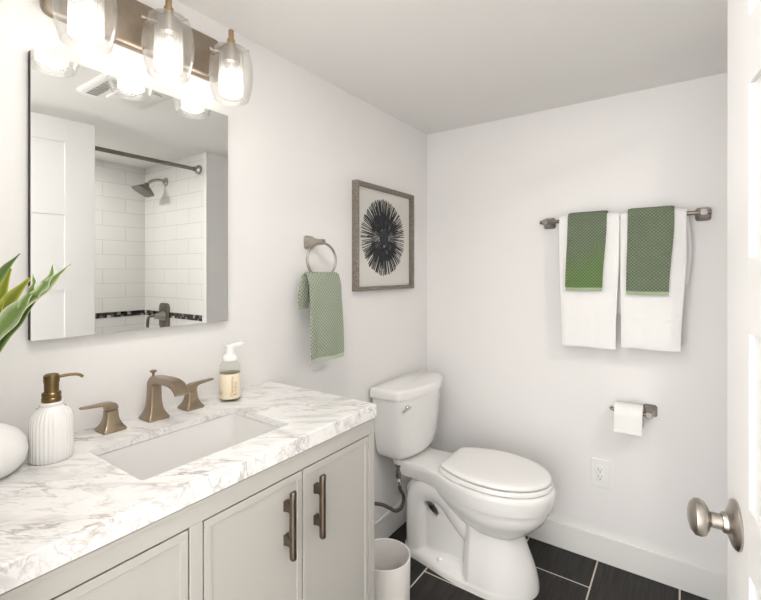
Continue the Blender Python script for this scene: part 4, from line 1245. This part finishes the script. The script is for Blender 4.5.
# ------------------------------------------------------------------ shower: tub, rod, head, valve
tub = thing('bathtub', (1.80, 0.89, 0), 'white alcove bathtub beyond the open door', 'bathtub')
bm = NB()
tx0, tx1, ty0, ty1, tz = 1.425, XB - 0.001, YN + 0.002, YA - 0.002, 0.46
cxm, cym = (tx0 + tx1) / 2, (ty0 + ty1) / 2
hx, hy_ = (tx1 - tx0) / 2, (ty1 - ty0) / 2
rings = [rrect(cxm, cym, hx, hy_, 0.012, 0.0, 6), rrect(cxm, cym, hx, hy_, 0.012, tz - 0.01, 6), rrect(cxm, cym, hx - 0.004, hy_ - 0.004, 0.012, tz, 6), rrect(cxm, cym, hx - 0.07, hy_ - 0.07, 0.08, tz, 6), rrect(cxm, cym, hx - 0.085, hy_ - 0.085, 0.09, tz - 0.012, 6), rrect(cxm, cym, hx - 0.12, hy_ - 0.15, 0.11, 0.16, 6), rrect(cxm, cym, hx - 0.17, hy_ - 0.21, 0.10, 0.11, 6)]
loft(bm, rings)
obj('tub_shell', bm, 'tub', tub, angle=50)
obj('drain', lathe(NB(), [(0.0, 0.0), (0.030, 0.0), (0.028, 0.004), (0.0, 0.003)], (cxm, 1.30, 0.11), (0, 0, 1), 24), 'nickel', tub)
RODX, RODZ = 1.475, 1.975
cr = thing('shower_rod', (RODX, YA, RODZ), 'brushed nickel shower rod across the tub alcove', 'shower rod')
obj('rod', tube(NB(), [(RODX, YN + 0.001, RODZ), (RODX, YA - 0.0035, RODZ)], 0.0125, 20), 'darknickel', cr)
for (yy, s) in ((YA - 0.003, -1), (YN, 1)):
    bm = lathe(NB(), [(0.0, 0.0), (0.030, 0.0), (0.031, 0.006), (0.026, 0.013), (0.018, 0.020), (0.017, 0.034), (0.0, 0.034)], (RODX, yy, RODZ), (0, s, 0), 28)
    obj('flange', bm, 'nickel', cr)
SHX = 1.885
sh = thing('overhead_shower', (SHX, YA, 1.93), 'brushed nickel shower head on the tiled alcove wall', 'shower head')
obj('arm', tube(NB(), smoothpath([(SHX, YA - 0.002, 1.945), (SHX, YA - 0.05, 1.950), (SHX, YA - 0.10, 1.935), (SHX, YA - 0.135, 1.905)], 7), 0.0105, 16), 'nickel', sh)
obj('wall_flange', lathe(NB(), [(0.0, 0.0), (0.030, 0.0), (0.028, 0.006), (0.014, 0.011), (0.012, 0.02), (0.0, 0.02)], (SHX, YA - 0.001, 1.945), (0, -1, 0), 28), 'nickel', sh)
hd = Vector((0, -0.45, -0.89)).normalized()
bm = NB()
a_, b2 = frame_dirs(hd)
base_ = Vector((SHX, YA - 0.132, 1.91))
rings = []
for (h, r_, e_) in ((0.0, 0.013, 1), (0.010, 0.017, 1), (0.020, 0.024, .9), (0.028, 0.034, .6), (0.045, 0.048, .5), (0.060, 0.062, .45), (0.066, 0.063, .45), (0.069, 0.058, .45)):
    q = rrect(0, 0, r_, r_, r_ * max(e_, 0.3) * 0.98, 0, 6)
    rings.append([base_ + hd * h + a_ * p.x + b2 * p.y for p in q])
loft(bm, rings)
obj('head', bm, 'darknickel', sh, angle=50)
vv = thing('shower_valve', (SHX + 0.012, YA, 0.985), 'brushed nickel shower valve with lever over the mosaic band', 'shower valve')
VX, VZ = 1.897, 0.985
bm = NB()
loft(bm, [[Vector((p.x, YA - d, p.y)) for p in rrect(VX, VZ, a, b_, 0.03, 0, 6)] for (d, a, b_) in ((0.003, 0.066, 0.092), (0.008, 0.066, 0.092), (0.013, 0.060, 0.086))])
obj('escutcheon', bm, 'darknickel', vv)
bm = lathe(NB(), [(0.0, 0.011), (0.036, 0.011), (0.030, 0.03), (0.021, 0.045), (0.018, 0.075), (0.0, 0.076)], (VX, YA, VZ), (0, -1, 0), 28)
obj('hub', bm, 'nickel', vv)
bm = tube(NB(), smoothpath([(VX, YA - 0.07, VZ + 0.004), (VX + 0.035, YA - 0.078, VZ + 0.002), (VX + 0.075, YA - 0.08, VZ - 0.012), (VX + 0.088, YA - 0.08, VZ - 0.05), (VX + 0.090, YA - 0.08, VZ - 0.082)], 6), 0.0105, 12)
obj('lever', bm, 'darknickel', vv)

# ------------------------------------------------------------------ ceiling fan-light, shower downlight, added fill light inside the doorway
fn = thing('exhaust_fan', (0.85, 0.89, ZC), 'white ceiling exhaust fan with louvred grille and lens seen in the mirror', 'fan')
bm = NB()
loft(bm, [rrect(0.835, 0.895, a, b_, 0.04, z, 6) for (a, b_, z) in ((0.165, 0.138, ZC), (0.165, 0.138, ZC - 0.003), (0.158, 0.131, ZC - 0.009), (0.15, 0.12, ZC - 0.011))])
obj('housing', bm, 'ceiling', fn)
bm = NB()
for k in range(11):
    box(bm, (0.715 + 0.022 * k, 0.785, ZC - 0.0145), (0.724 + 0.022 * k, 0.826, ZC - 0.0105))
obj('grille', bm, 'grille', fn, smooth=False)
bm = NB()
loft(bm, [rrect(0.825, 0.925, a, b_, 0.03, z, 6) for (a, b_, z) in ((0.115, 0.075, ZC - 0.0105), (0.113, 0.073, ZC - 0.017), (0.09, 0.055, ZC - 0.021))])
obj('lens', bm, 'lens_off', fn)
def area(name, loc, size, watts, rot=(0, 0, 0), col=(1, 0.97, 0.92)):
    l = bpy.data.lights.new(name, 'AREA'); l.energy = watts; l.shape = 'DISK'; l.size = size; l.color = col
    o = bpy.data.objects.new(name, l); COL.objects.link(o); o.location = loc; o.rotation_euler = rot
    return o
def downlight(x, y, z, label, watts):  # builds the tub light and the added fill light
    t = thing('ceiling_light', (x, y, z), label, 'ceiling light')
    obj('trim_ring', lathe(NB(), [(0.058, 0.0), (0.080, 0.0), (0.078, -0.005), (0.060, -0.007), (0.058, 0.0)], (x, y, z), (0, 0, 1), 40), 'white_plastic', t)
    obj('lens', lathe(NB(), [(0.0, -0.003), (0.0585, -0.003), (0.0585, 0.0), (0.0, 0.0)], (x, y, z), (0, 0, 1), 40), 'lens', t)
    la = area('lamp', (0, 0, -0.012), 0.11, watts)
    la.parent = t
    return t
downlight(1.83, 0.86, ZC, 'round recessed ceiling light above the bathtub', SHOWER_W)
downlight(0.72, 0.40, ZC, 'round recessed fill light added out of view just inside the doorway', ROOM_FILL_W)  # unseen lamp added to lift the room and counter brightness
